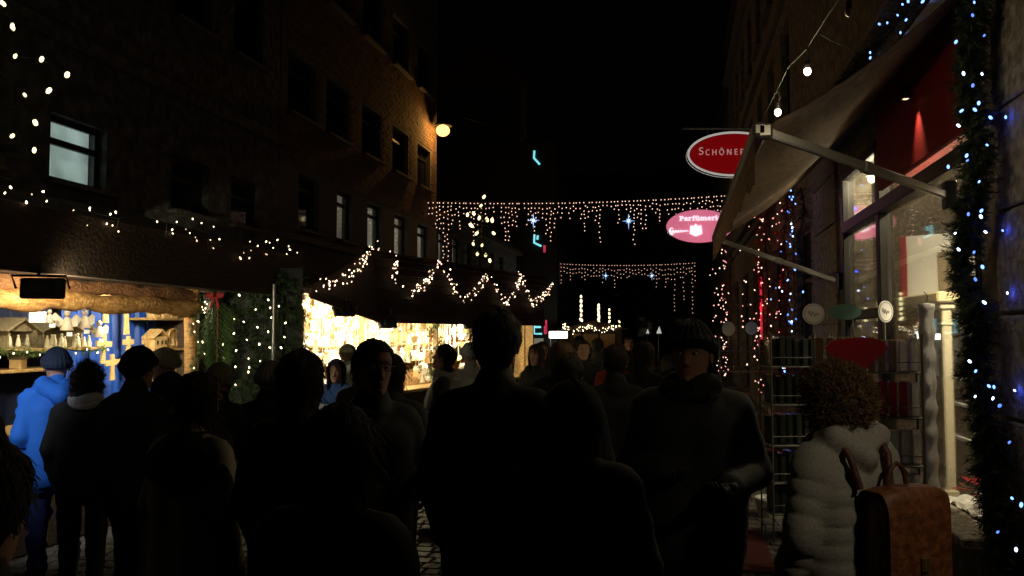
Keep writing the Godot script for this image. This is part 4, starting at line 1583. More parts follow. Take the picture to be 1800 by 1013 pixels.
func build_awning() -> void:
	var A := thing("awning", "beige cloth awning with aluminium arms over the shop window", "awning", Vector3.ZERO)
	var x0 := 0.53
	var y0 := 2.98
	var za := -5.1
	var zb := -10.95
	var up := []
	var dn := []
	for i in 13:
		var r := PackedVector3Array()
		var r2 := PackedVector3Array()
		for j in 29:
			var t := i / 12.0
			var u := j / 28.0
			var p := Vector3(lerp(x0, 1.93, t), lerp(y0, 4.05, t) - 0.11 * sin(t * PI) - 0.03 * sin(u * PI * 4.0) * sin(t * PI) + 0.012 * nz.get_noise_2d(t * 300.0, u * 900.0), lerp(za, zb, u))
			r.push_back(p)
			r2.push_back(p + Vector3(0, -0.006, 0))
		up.push_back(r)
		dn.push_back(r2)
	var b := MB.new()
	b.grid(up)
	b.grid(dn, false, [], true)
	obj("canopy", b, M.awning, A)
	b = MB.new()
	b.box(Vector3(x0 - 0.03, y0 - 0.01, (za + zb) * 0.5), Vector3(0.09, 0.09, za - zb + 0.05), 0.02)
	obj("front_bar", b, M.dark_metal, A)
	b = MB.new()
	var rows := []
	for i in 5:
		var r := PackedVector3Array()
		for j in 118:
			var u := j / 117.0
			var sc: float = 0.24 + 0.035 * abs(sin(u * 20.0 * PI))
			r.push_back(Vector3(x0 - 0.06 + 0.012 * sin(u * 37.0) * (i / 4.0), y0 - 0.05 - sc * i / 4.0, lerp(za, zb, u)))
		rows.push_back(r)
	b.grid(rows)
	obj("valance", b, M.awning, A)
	bx("wall_box", Vector3(1.88, 4.07, (za + zb) * 0.5), Vector3(0.16, 0.14, za - zb + 0.1), M.alu, A, 0.02)
	for q in [[Vector3(x0, y0 - 0.02, za - 0.02), Vector3(1.9, 2.73, -6.35)], [Vector3(x0, y0 - 0.06, zb + 0.25), Vector3(1.9, 2.37, -10.5)]]:
		var ab := MB.new()
		var dr: Vector3 = q[1] - q[0]
		var bs := Basis.looking_at(dr.normalized(), Vector3.UP)
		ab.box((q[0] + q[1]) * 0.5, Vector3(0.045, 0.06, dr.length()), 0.01, bs)
		ab.box(q[0] + dr * 0.52, Vector3(0.06, 0.075, 0.09), 0.01, bs)
		var ao := obj("arm", ab, M.alu, A)
		var jb := MB.new()
		jb.box(q[1] + Vector3(0.02, 0, 0), Vector3(0.08, 0.2, 0.1), 0.01)
		obj("bracket", jb, M.dark_metal, ao)
		jb = MB.new()
		jb.box(q[0], Vector3(0.09, 0.09, 0.09), 0.015)
		obj("hinge", jb, M.dark_metal, ao)
	# bulbs on a cable at the near corner
	var S := thing("bulb_string", "string of three hanging round bulbs at the near awning corner", "lamp", Vector3.ZERO)
	var bp := [Vector3(0.565, 2.98, -4.75), Vector3(0.665, 3.08, -4.35), Vector3(0.80, 3.24, -4.0)]
	var cable := [Vector3(0.52, 3.04, -5.1), Vector3(0.56, 3.1, -4.76), Vector3(0.6, 3.17, -4.55), Vector3(0.665, 3.2, -4.36), Vector3(0.74, 3.3, -4.15), Vector3(0.80, 3.36, -4.0), Vector3(0.95, 3.55, -3.7), Vector3(1.93, 4.1, -3.5)]
	b = MB.new()
	b.tube(cable, 0.003, 5)
	for p in bp:
		b.tube([p + Vector3(0, 0.12, 0), p + Vector3(0.012, 0.08, 0.01), p + Vector3(0, 0.03, 0)], 0.004, 5)
	obj("cable", b, M.wire, S)
	for i in 3:
		var sb := MB.new()
		sb.lathe(bp[i], [[0.001, 0.012], [0.014, 0.014], [0.015, 0.05], [0.001, 0.055]], 8)
		var so := obj("socket", sb, M.dark_metal, S)
		var gb := MB.new()
		gb.ball(bp[i], Vector3(0.018, 0.022, 0.018), 12, 8)
		obj("bulb", gb, M.bulb if i < 2 else M.cream, so)
		if i < 2:
			omni(S, bp[i], Color(1, 0.9, 0.7), 0.22, 0.022)
	# loose cable loops against the facade
	b = MB.new()
	b.tube(sag(Vector3(0.72, 3.25, -4.3), Vector3(1.93, 3.95, -6.6), 0.12, 14), 0.003, 5)
	tag(obj("loose_cable", b, M.wire), "thin loose cable looping from the bulbs to the shop wall", "cable")

func letters(parent: Node, called: String, text: String, at: Vector3, hgt: float, m: Material, bold := true, serif := false, wide := 1.0, gap := 0) -> void:
	var t := TextMesh.new()
	var f := SystemFont.new()
	f.font_names = PackedStringArray(["Droid Serif" if serif else "Droid Sans"])
	f.font_weight = 700 if bold else 400
	var fv := FontVariation.new()
	fv.base_font = f
	fv.spacing_glyph = gap
	t.font = fv
	t.text = text
	t.font_size = 64
	t.pixel_size = hgt / 46.0
	t.depth = 0.012
	t.horizontal_alignment = HORIZONTAL_ALIGNMENT_LEFT
	t.vertical_alignment = VERTICAL_ALIGNMENT_BOTTOM
	var o := put(called, t, m, parent, at)
	o.scale = Vector3(wide, 1, 1)

func oval(b: MB, a: float, c: float, z0: float, z1: float, seg := 56) -> void:
	var p := PackedVector2Array()
	for i in seg:
		var t := TAU * i / seg
		p.push_back(Vector2(a * cos(t), c * sin(t)))
	b.prism(p, z0, z1)

func ring(b: MB, a: float, c: float, rad: float, z: float) -> void:
	var pts := []
	for i in 65:
		var t := TAU * i / 64.0
		pts.push_back(Vector3(a * cos(t), c * sin(t), z))
	b.tube(pts, rad, 8, false)

func build_signs() -> void:
	var R := thing("red_oval_sign", "dark red oval hanging sign with white rim reading SCHÖNER", "sign", Vector3(0.82, 4.33, -12.25), 0.12)
	var b := MB.new()
	oval(b, 0.66, 0.325, -0.05, 0.05)
	obj("case", b, M.dark_metal, R)
	b = MB.new()
	oval(b, 0.62, 0.29, 0.051, 0.056)
	obj("sign_face", b, M.sign_red, R)
	b = MB.new()
	ring(b, 0.645, 0.313, 0.016, 0.058)
	obj("sign_rim", b, M.sign_white, R)
	b = MB.new()
	ring(b, 0.655, 0.322, 0.008, -0.06)
	obj("sign_rim", b, M.sign_white, R)
	letters(R, "sign_letters", "S", Vector3(-0.50, -0.04, 0.062), 0.105, M.sign_letter, false)
	letters(R, "sign_letters", "CHÖNER", Vector3(-0.405, -0.04, 0.062), 0.082, M.sign_letter, false, false, 1.0, 13)
	b = MB.new()
	b.tube([Vector3(-0.72, 0.40, 0), Vector3(1.14, 0.36, 0)], 0.016, 8)
	for x in [-0.35, 0.35]:
		b.tube([Vector3(x, 0.26, 0), Vector3(x, 0.40, 0)], 0.01, 6)
	obj("bracket", b, M.alu, R)
	var P := thing("pink_oval_sign", "glowing pink oval hanging sign reading Parfümerie with white emblem", "sign", Vector3(0.47, 3.93, -17.3), 0.06)
	b = MB.new()
	oval(b, 0.69, 0.355, -0.07, 0.06)
	obj("case", b, M.dark_metal, P)
	b = MB.new()
	oval(b, 0.67, 0.34, 0.061, 0.068)
	obj("lit_sign_face", b, M.sign_pink, P)
	letters(P, "sign_letters", "Parfümerie", Vector3(-0.41, 0.085, 0.072), 0.095, M.sign_pink_white, true, true, 1.12)
	b = MB.new()
	var pts := []
	for i in 60:
		var t := i / 59.0
		pts.push_back(Vector3(-0.60 + 0.37 * t, -0.11 + 0.02 * t + 0.038 * sin(t * 44.0) * (1.0 - 0.75 * t), 0.074))
	b.tube(pts, 0.008, 5)
	var arc := []
	for i in 12:
		var t := 0.9 + i * 0.42
		arc.push_back(Vector3(-0.565 + 0.045 * cos(t), -0.10 + 0.07 * sin(t), 0.074))
	b.tube(arc, 0.009, 5)
	obj("sign_script", b, M.sign_pink_white, P)
	b = MB.new()
	b.prism(PackedVector2Array([Vector2(-0.2, -0.15), Vector2(-0.08, -0.21), Vector2(0.05, -0.16), Vector2(0.04, -0.02), Vector2(0.02, 0.025), Vector2(-0.03, 0.0), Vector2(-0.08, 0.05), Vector2(-0.12, 0.0), Vector2(-0.18, 0.02), Vector2(-0.19, -0.03)]), 0.07, 0.08)
	obj("sign_emblem", b, M.sign_pink_white, P)
	b = MB.new()
	b.tube([Vector3(-0.1, 0.44, 0), Vector3(1.5, 0.44, 0)], 0.016, 8)
	b.tube([Vector3(0.12, 0.32, 0), Vector3(0.12, 0.44, 0)], 0.008, 6)
	b.tube([Vector3(0.55, 0.2, 0), Vector3(0.55, 0.44, 0)], 0.008, 6)
	obj("bracket", b, M.dark_metal, P)
	omni(P, Vector3(0, -0.1, 0.35), Color(1, 0.45, 0.6), 0.03, 0.3)

func floodlight(label: String, at: Vector3, to: Vector3, e: float, col: Color, ang := 65.0, pole := 0.0) -> Node3D:
	var F := thing("flood_lamp", label, "lamp", at)
	var d := (to - at).normalized()
	var bs := Basis.looking_at(d, Vector3.UP)
	var b := MB.new()
	b.box(Vector3.ZERO, Vector3(0.30, 0.15, 0.05), 0.012, bs)
	b.box(-d * 0.035, Vector3(0.16, 0.09, 0.03), 0.01, bs)
	obj("housing", b, M.black, F)
	b = MB.new()
	b.box(d * 0.028, Vector3(0.26, 0.12, 0.006), 0.002, bs)
	obj("lamp_face", b, M.flood, F)
	b = MB.new()
	var sx := bs.x
	b.tube([sx * 0.18, sx * 0.18 - d * 0.08 + Vector3(0, 0.08, 0), -sx * 0.18 - d * 0.08 + Vector3(0, 0.08, 0), -sx * 0.18], 0.009, 6)
	if pole > 0.0:
		b.tube([-d * 0.08 + Vector3(0, 0.08, 0), -d * 0.2 + Vector3(0, 0.05, 0), Vector3(-d.x * 0.2, -at.y, -d.z * 0.2)], 0.025, 8)
	else:
		b.tube([-d * 0.08 + Vector3(0, 0.08, 0), -d * 0.08 + Vector3(0, 0.16, 0)], 0.012, 6)
	obj("bracket", b, M.black, F)
	spot(F, d * 0.04, d * 1.0, col, e, ang, 0.12)
	return F

func figure(b: MB, o: Vector3, h: float, c: Color) -> void:
	b.col = c
	b.lathe(o, [[0.001, 0.0], [h * 0.22, 0.0], [h * 0.2, h * 0.25], [h * 0.15, h * 0.6], [h * 0.09, h * 0.74], [h * 0.05, h * 0.78]], 9)
	b.ball(o + Vector3(0, h * 0.87, 0), Vector3(h * 0.1, h * 0.12, h * 0.1), 8, 6)

func build_stall_crosses() -> void:
	var H := thing("cross_hut", "open wooden hut with log header selling wooden crosses before blue cloth", "hut", Vector3.ZERO)
	# posts and header logs
	for q in [-4.1, -8.15]:
		var pb := MB.new()
		var pts := []
		for i in 12:
			pts.push_back(Vector3(-5.2 + 0.012 * sin(i * 1.3), 2.3 * i / 11.0, q + 0.012 * cos(i * 1.9)))
		pb.tube(pts, [0.075, 0.072, 0.07, 0.073, 0.068, 0.072, 0.07, 0.066, 0.07, 0.072, 0.07, 0.07], 12)
		obj("post", pb, M.log, H)
	var lg := MB.new()
	var pts := []
	var rr := []
	for i in 30:
		var z := -3.9 - 4.35 * i / 29.0
		pts.push_back(Vector3(-5.16, 2.02 + 0.012 * sin(i * 0.9) + 0.008 * sin(i * 2.3), z))
		rr.push_back(0.085 + 0.012 * sin(i * 1.7) + rng.randf_range(-0.006, 0.006))
	lg.tube(pts, rr, 14)
	obj("lower_log", lg, M.log, H)
	lg = MB.new()
	pts = []
	rr = []
	for i in 44:
		var z := -3.9 - 4.3 * i / 43.0
		pts.push_back(Vector3(-5.19, 2.155 + 0.01 * sin(i * 0.7), z))
		rr.push_back(0.07 + rng.randf_range(-0.01, 0.012))
	lg.tube(pts, rr, 12)
	obj("upper_log", lg, M.bark, H)
	# roof with deep fascia
	var rf := MB.new()
	rf.prism(PackedVector2Array([Vector2(-4.5, 2.66), Vector2(-6.75, 3.25), Vector2(-6.75, 3.17), Vector2(-4.5, 2.58)]), -9.4, -3.6)
	obj("roof", rf, M.roof, H)
	bx("fascia", Vector3(-4.53, 2.42, -6.5), Vector3(0.05, 0.48, 5.8), M.darkwood, H, 0.006)
	bx("soffit", Vector3(-4.86, 2.235, -6.5), Vector3(0.6, 0.03, 5.7), M.darkwood, H)
	for i in 32:
		var z := -3.75 - i * 0.18
		bx("plank", Vector3(-6.68, 1.6, z), Vector3(0.03, 3.15, 0.172), M.darkwood, H, 0.004)
	bx("side_wall", Vector3(-5.95, 1.4, -9.42), Vector3(1.42, 2.75, 0.05), M.darkwood, H)
	bx("front_panel", Vector3(-5.22, 1.1, -8.85), Vector3(0.05, 2.2, 1.1), M.darkwood, H)
	bx("counter", Vector3(-5.15, 0.96, -6.1), Vector3(0.5, 0.06, 3.9), M.pine, H, 0.01)
	for i in 24:
		bx("counter_board", Vector3(-5.06, 0.47, -4.2 - i * 0.165), Vector3(0.03, 0.92, 0.158), M.darkwood, H, 0.004)
	bx("shelf", Vector3(-6.2, 1.585, -6.2), Vector3(0.5, 0.03, 3.1), M.pine, H, 0.005)
	bx("shelf", Vector3(-6.2, 1.395, -6.0), Vector3(0.5, 0.03, 2.5), M.pine, H, 0.005)
	bx("shelf", Vector3(-6.28, 1.915, -9.12), Vector3(0.4, 0.03, 0.66), M.pine, H, 0.005)
	bx("shelf", Vector3(-6.28, 1.545, -9.12), Vector3(0.4, 0.03, 0.66), M.pine, H, 0.005)
	bx("shelf", Vector3(-6.28, 1.19, -9.12), Vector3(0.4, 0.03, 0.66), M.pine, H, 0.005)
	bx("shelf_bracket", Vector3(-6.62, 1.5, -8.82), Vector3(0.04, 0.9, 0.04), M.pine, H)
	var rl := MB.new()
	rl.tube([Vector3(-6.2, 2.3, -3.8), Vector3(-6.2, 2.3, -9.4)], 0.012, 6)
	rl.tube([Vector3(-5.85, 2.3, -3.8), Vector3(-5.85, 2.3, -9.4)], 0.012, 6)
	obj("rail", rl, M.dark_metal, H)
	# cloths
	for q in [[-7.72, -9.38, true], [-3.8, -7.6, false]]:
		var cb := MB.new()
		var rows := []
		var n := 90
		for i in 10:
			var r := PackedVector3Array()
			for j in n:
				var u := j / float(n - 1)
				var z: float = lerp(float(q[0]), float(q[1]), u)
				var dx := 0.035 * sin(z * 26.0 + 0.6 * sin(z * 7.0 + i * 0.15)) + 0.018 * sin(z * 61.0 + i * 0.3)
				r.push_back(Vector3(-6.5 + dx, 2.32 - 1.55 * i / 9.0, z))
			rows.push_back(r)
		cb.grid(rows)
		tag(obj("blue_cloth" if q[2] else "navy_cloth", cb, M.blue_cloth if q[2] else M.navy_cloth), "bright blue pleated cloth hanging behind the wooden crosses" if q[2] else "dark navy cloth hanging behind the nativity stables", "cloth")
	# crosses
	var cr := [[2.30, 1.86, -8.07, 0.10, 0.0, "upper wooden cross whose foot shows below the log, beside the nativity stables"], [2.28, 1.73, -8.43, 0.10, 0.05, "largest flared wooden cross hanging below the log on blue cloth"], [1.73, 1.41, -8.04, 0.24, -0.05, "plain wooden cross with wide arms on the blue cloth"], [1.71, 1.50, -8.47, 0.17, 0.03, "slim wooden cross between the large cross and the shelves"], [1.51, 1.22, -8.21, 0.24, 0.06, "lowest stout wooden cross on the blue cloth"], [1.70, 1.52, -8.80, 0.15, 0.0, "small wooden cross half hidden by the right shelf"]]
	for q in cr:
		var hh: float = q[0] - q[1]
		var C := thing("wooden_cross", q[5], "cross", Vector3(-6.2, q[1], q[2]), PI / 2, "wooden crosses on the blue cloth")
		var b := MB.new()
		var w := 0.026 if hh < 0.4 else 0.03
		b.prism(PackedVector2Array([Vector2(-w * 1.35, 0), Vector2(w * 1.35, 0), Vector2(w, hh * 0.3), Vector2(w, hh), Vector2(-w, hh), Vector2(-w, hh * 0.3)]), -0.011, 0.011)
		var obj1 := obj("upright", b, M.palewood, C)
		obj1.rotation.z = q[4]
		b = MB.new()
		var aw: float = q[3] * 0.5 if hh < 0.4 else 0.12
		var ay := hh * 0.68
		b.prism(PackedVector2Array([Vector2(-aw, ay - w * 1.15), Vector2(aw, ay - w * 1.15), Vector2(aw, ay + w * 1.15), Vector2(-aw, ay + w * 1.15)]), -0.014, 0.014)
		obj("crossbar", b, M.palewood, C).rotation.z = q[4]
		b = MB.new()
		b.tube([Vector3(0, hh - 0.01, 0), Vector3(0, 2.3 - q[1] + 0.01, 0)], 0.002, 4)
		obj("cord", b, M.wire, C)
	# stables
	for q in [[-6.80, 0.40, 0.27, "small gabled wooden nativity stable on the fir-trimmed shelf"], [-7.33, 0.62, 0.26, "wide gabled wooden nativity stable on the fir-trimmed shelf"]]:
		var S := thing("nativity_stable", q[3], "nativity stable", Vector3(-6.22, 1.601, q[0]), PI / 2)
		var w: float = q[1] * 0.5
		var hh: float = q[2]
		bx("floor_board", Vector3(0, 0.008, 0), Vector3(w * 2.0, 0.016, 0.26), M.stable, S, 0.003)
		bx("back_wall", Vector3(0, hh * 0.35 + 0.016, -0.12), Vector3(w * 1.8, hh * 0.7, 0.012), M.stable, S)
		for s in [-1.0, 1.0]:
			bx("side_wall", Vector3(s * w * 0.86, hh * 0.3 + 0.016, 0), Vector3(0.02, hh * 0.6, 0.22), M.stable, S)
			var rb := MB.new()
			var ang := atan2(hh * 0.42, w)
			rb.box(Vector3(s * w * 0.5, hh * 0.83, 0), Vector3(w / cos(ang) * 1.12, 0.018, 0.28), 0.003, Basis(Vector3(0, 0, 1), -s * ang))
			obj("roof_board", rb, M.stable, S)
		var gb := MB.new()
		gb.prism(PackedVector2Array([Vector2(-w * 0.86, hh * 0.6), Vector2(w * 0.86, hh * 0.6), Vector2(0, hh * 0.98)]), 0.07, 0.085)
		if w < 0.25:
			obj("gable", gb, M.stable, S)
	var fz := [-6.69, -6.80, -6.91, -7.04, -7.11, -7.19, -7.25, -7.33, -7.40, -7.48, -7.55, -7.62]
	for i in fz.size():
		var fb := MB.new()
		var hh := 0.09 + 0.05 * rng.randf() + (0.045 if i in [4, 6, 9] else 0.0)
		var F := thing("nativity_figure", "pale carved nativity figure standing in front of the stables", "figurine", Vector3(-6.08 + rng.randf_range(-0.02, 0.05), 1.601 if i > 2 else 1.619, fz[i]), rng.randf() * 6.0, "nativity figures on the shelf")
		if i <= 2: F.position.x = -6.16
		figure(fb, Vector3.ZERO, hh, Color(0.62, 0.54, 0.36))
		obj("figure", fb, vmat(0.6), F)
	# lower shelf ware
	for i in 4:
		var L := thing("small_crib", "small wooden crib house on the lower shelf beneath the fir garland", "figurine", Vector3(-6.1, 1.411, -5.9 - 0.42 * i), PI / 2 + 0.2 * i, "crib houses on the lower shelf")
		bx("body", Vector3(0, 0.045, 0), Vector3(0.16, 0.09, 0.1), M.palewood if i < 3 else M.stable, L, 0.005)
		var rb := MB.new()
		rb.prism(PackedVector2Array([Vector2(-0.1, 0.09), Vector2(0.1, 0.09), Vector2(0, 0.15)]), -0.06, 0.06)
		obj("roof", rb, M.stable, L)
	# house and arched icon on the right shelves
	var K := thing("wooden_house", "pale wooden toy house with star on the right shelf", "toy house", Vector3(-6.2, 1.561, -8.98), PI / 2)
	bx("body", Vector3(0, 0.07, 0), Vector3(0.26, 0.14, 0.14), M.palewood, K, 0.005)
	var rb2 := MB.new()
	for s in [-1.0, 1.0]:
		rb2.box(Vector3(s * 0.075, 0.175, 0), Vector3(0.2, 0.02, 0.18), 0.003, Basis(Vector3(0, 0, 1), -s * 0.55))
	obj("roof", rb2, M.palewood, K)
	for x in [-0.07, 0.02, 0.09]:
		bx("window", Vector3(x, 0.07, 0.072), Vector3(0.035, 0.05, 0.006), M.darkwood, K)
	var A := thing("arched_icon", "brown arched wooden relief on the right shelf beside the toy house", "carving", Vector3(-6.2, 1.561, -9.33), PI / 2)
	var ab := MB.new()
	var poly := PackedVector2Array([Vector2(-0.11, 0), Vector2(0.11, 0), Vector2(0.11, 0.16)])
	for i in 9:
		var t := PI * i / 8.0
		poly.push_back(Vector2(0.11 * cos(t), 0.16 + 0.08 * sin(t)))
	ab.prism(poly, -0.03, 0.0)
	obj("back_board", ab, M.log, A)
	ab = MB.new()
	pts = []
	for p in poly: pts.push_back(Vector3(p.x * 0.93, p.y * 0.95 + 0.006, 0.005))
	pts.push_back(pts[0])
	ab.tube(pts, 0.012, 6)
	obj("rim", ab, M.palewood, A)
	ab = MB.new()
	figure(ab, Vector3(-0.03, 0.02, 0.015), 0.14, Color(0.4, 0.25, 0.1))
	figure(ab, Vector3(0.04, 0.02, 0.015), 0.1, Color(0.4, 0.25, 0.1))
	obj("relief", ab, vmat(0.6), A)
	for i in 3:
		var G := thing("carved_animal", "pale carved animal with raised head on the lowest right shelf", "figurine", Vector3(-6.18, 1.206, -8.9 - 0.2 * i), 0.6 + i, "carved animals on the lowest right shelf")
		var gb := MB.new()
		gb.tube([Vector3(-0.07, 0.08, 0), Vector3(0, 0.085, 0), Vector3(0.05, 0.1, 0), Vector3(0.09, 0.15, 0), Vector3(0.125, 0.15, 0)], [0.022, 0.03, 0.027, 0.016, 0.008], 8)
		for x in [-0.055, 0.045]:
			for s in [-0.016, 0.016]:
				gb.tube([Vector3(x, 0.08, s), Vector3(x + 0.006, 0.0, s)], [0.011, 0.007], 6)
		obj("body", gb, M.palewood, G)
	for i in 3:
		var G := thing("carved_box", "pale wooden box standing on the top right shelf", "box", Vector3(-6.2, 1.931, -8.92 - 0.18 * i), PI / 2, "boxes on the top right shelf")
		bx("box", Vector3(0, 0.035, 0), Vector3(0.13, 0.07, 0.1), M.palewood, G, 0.004)
		bx("lid", Vector3(0, 0.076, 0), Vector3(0.14, 0.012, 0.11), M.palewood, G, 0.003)
	# hanging angels
	var ang_pos := [[-7.11, 1.90, 0.8], [-7.34, 1.86, 1.25], [-7.58, 1.88, 1.2], [-7.80, 1.78, 1.1]]
	var angel0: Node3D = null
	for i in 4:
		var q = ang_pos[i]
		var lab: String = ["smallest carved angel hanging above the wide stable", "largest round-winged carved angel hanging before the wide stable", "carved angel hanging second from the blue cloth", "carved angel hanging lowest right beside the blue cloth"][i]
		var G := thing("hanging_angel", lab, "angel", Vector3(-5.85, q[1], q[0] + 0.28), 0.9, "carved angels hanging in the hut")
		var s: float = q[2]
		var b := MB.new()
		b.col = Color(0.66, 0.54, 0.4)
		b.lathe(Vector3.ZERO, [[0.001, -0.07 * s], [0.05 * s, -0.07 * s], [0.035 * s, -0.02 * s], [0.02 * s, 0.03 * s], [0.001, 0.04 * s]], 12)
		b.ball(Vector3(0, 0.06 * s, 0), Vector3(0.026, 0.028, 0.026) * s, 10, 8)
		obj("body", b, vmat(0.55), G)
		for sd in [-1.0, 1.0]:
			b = MB.new()
			b.col = Color(0.72, 0.64, 0.5)
			b.prism(PackedVector2Array([Vector2(sd * 0.01, 0.0), Vector2(sd * 0.06, 0.05), Vector2(sd * 0.085, 0.03), Vector2(sd * 0.08, -0.03), Vector2(sd * 0.05, -0.045)]), -0.02, -0.012)
			b.xf = Transform3D.IDENTITY
			var wo := obj("wing", b, vmat(0.55), G)
			wo.scale = Vector3(s, s, s)
		b = MB.new()
		b.tube([Vector3(0, 0.08 * s, 0), Vector3(0, 2.3 - q[1], 0)], 0.0018, 4)
		obj("cord", b, M.wire, G)
		b = MB.new()
		b.box(Vector3(0.02, -0.1 * s, 0.02), Vector3(0.05, 0.04, 0.003))
		obj("price_tag", b, M.card, G)
	var cd := thing("white_card", "blank white card hanging between the stables and the log", "card", Vector3(-5.85, 1.845, -6.68), 0.85)
	bx("card", Vector3(0, 0.05, 0), Vector3(0.14, 0.1, 0.004), M.card, cd)
	var cw := MB.new()
	cw.tube([Vector3(0, 0.1, 0), Vector3(0, 0.455, 0)], 0.0018, 4)
	obj("cord", cw, M.wire, cd)
	# fir garland along the shelf
	var gp := []
	for i in 20: gp.push_back(Vector3(-5.94, 1.575 + 0.012 * sin(i * 1.4), -5.0 - 2.75 * i / 19.0))
	var G2 := thing("shelf_garland", "green fir garland with tiny lights along the stable shelf edge", "garland", Vector3.ZERO)
	var fb2 := MB.new()
	sprigs(fb2, gp, 0.06, 110, 0.03, 0.0035, Color(0.03, 0.07, 0.012), Color(0.12, 0.17, 0.04), 20)
	obj("needles", fb2, M.fir, G2)
	fb2 = MB.new()
	fb2.tube(gp, 0.006, 5)
	obj("wire", fb2, M.wire, G2)
	var bp := []
	for i in 13: bp.push_back(along(gp, 0.3 + 0.69 * i / 12.0) + Vector3(0.045, rng.randf_range(-0.05, 0.02), 0))
	bulbs(G2, bp, 0.009, [M.warm])
	# garland up the post
	gp = []
	for i in 24: gp.push_back(Vector3(-5.11 + 0.05 * sin(i * 0.8), 0.9 + 1.45 * i / 23.0, -8.1 + 0.05 * cos(i * 0.8)))
	var G3 := thing("post_garland", "thin fir garland with tiny lights winding up the hut post", "garland", Vector3.ZERO)
	fb2 = MB.new()
	sprigs(fb2, gp, 0.055, 130, 0.028, 0.003, Color(0.03, 0.06, 0.012), Color(0.12, 0.15, 0.05), 18)
	obj("needles", fb2, M.fir, G3)
	bp = []
	for i in 22: bp.push_back(along(gp, rng.randf()) + Vector3(0.05, 0, 0.03) + jit(0.03))
	bulbs(G3, bp, 0.007, [M.warm])
	# fir bough with red bow
	var G4 := thing("fir_bough", "broad green fir bough with red bow hanging beside the hut post", "fir bough", Vector3(-4.98, 0, -8.3))
	fb2 = MB.new()
	for i in 15:
		var y := 2.12 - 0.05 * i
		for s in [-1.0, 1.0]:
			var d := Vector3(0.55 * s + 0.25, -0.75, -0.25 * s + 0.2).normalized()
			var o := Vector3(0.0, y, 0.0)
			var ln := 0.30 - 0.008 * i + rng.randf_range(-0.04, 0.04)
			twig(fb2, o, d, ln, 0.055, 0.006, Color(0.05, 0.11, 0.03), Color(0.14, 0.24, 0.07), 90)
			twig(fb2, o + d * ln * 0.4, (d + Vector3(0.3, -0.5, 0.3)).normalized(), ln * 0.6, 0.05, 0.006, Color(0.05, 0.11, 0.03), Color(0.14, 0.24, 0.07), 60)
	obj("needles", fb2, M.fir, G4)
	fb2 = MB.new()
	fb2.tube([Vector3(-0.12, 2.18, 0.02), Vector3(0, 2.14, 0), Vector3(0.02, 1.4, 0.02)], [0.014, 0.012, 0.005], 6)
	obj("stem", fb2, M.bark, G4)
	fb2 = MB.new()
	for s in [-1.0, 1.0]:
		fb2.ball(Vector3(s * 0.06, 2.16, 0.06), Vector3(0.055, 0.035, 0.02), 10, 6)
		fb2.box(Vector3(s * 0.03, 2.08, 0.06), Vector3(0.03, 0.13, 0.006), 0.002, Basis(Vector3(0, 0, 1), s * 0.3))
	obj("bow", fb2, M.red_cloth, G4)
	# lamps of the hut
	floodlight("dark flood lamp box in front of the log header of the cross hut", Vector3(-4.5, 2.07, -5.18), Vector3(-5.65, 1.8, -8.2), 5.6, Color(1, 0.95, 0.8), 85)
	floodlight("flood lamp fixed inside the cross hut above the counter", Vector3(-5.42, 2.3, -7.75), Vector3(-6.3, 1.5, -8.3), 5.4, Color(1, 0.96, 0.82), 85)
	floodlight("flood lamp fixed inside the cross hut above the stables", Vector3(-5.40, 2.34, -6.2), Vector3(-6.3, 1.3, -6.9), 2.1, Color(1, 0.96, 0.82), 85)
	floodlight("flood lamp on a pole beside the crowd, turned to the blue jacket", Vector3(-4.15, 2.55, -2.9), Vector3(-4.52, 1.15, -5.15), 7.0, Color(0.95, 0.97, 1.0), 15, 2.7)

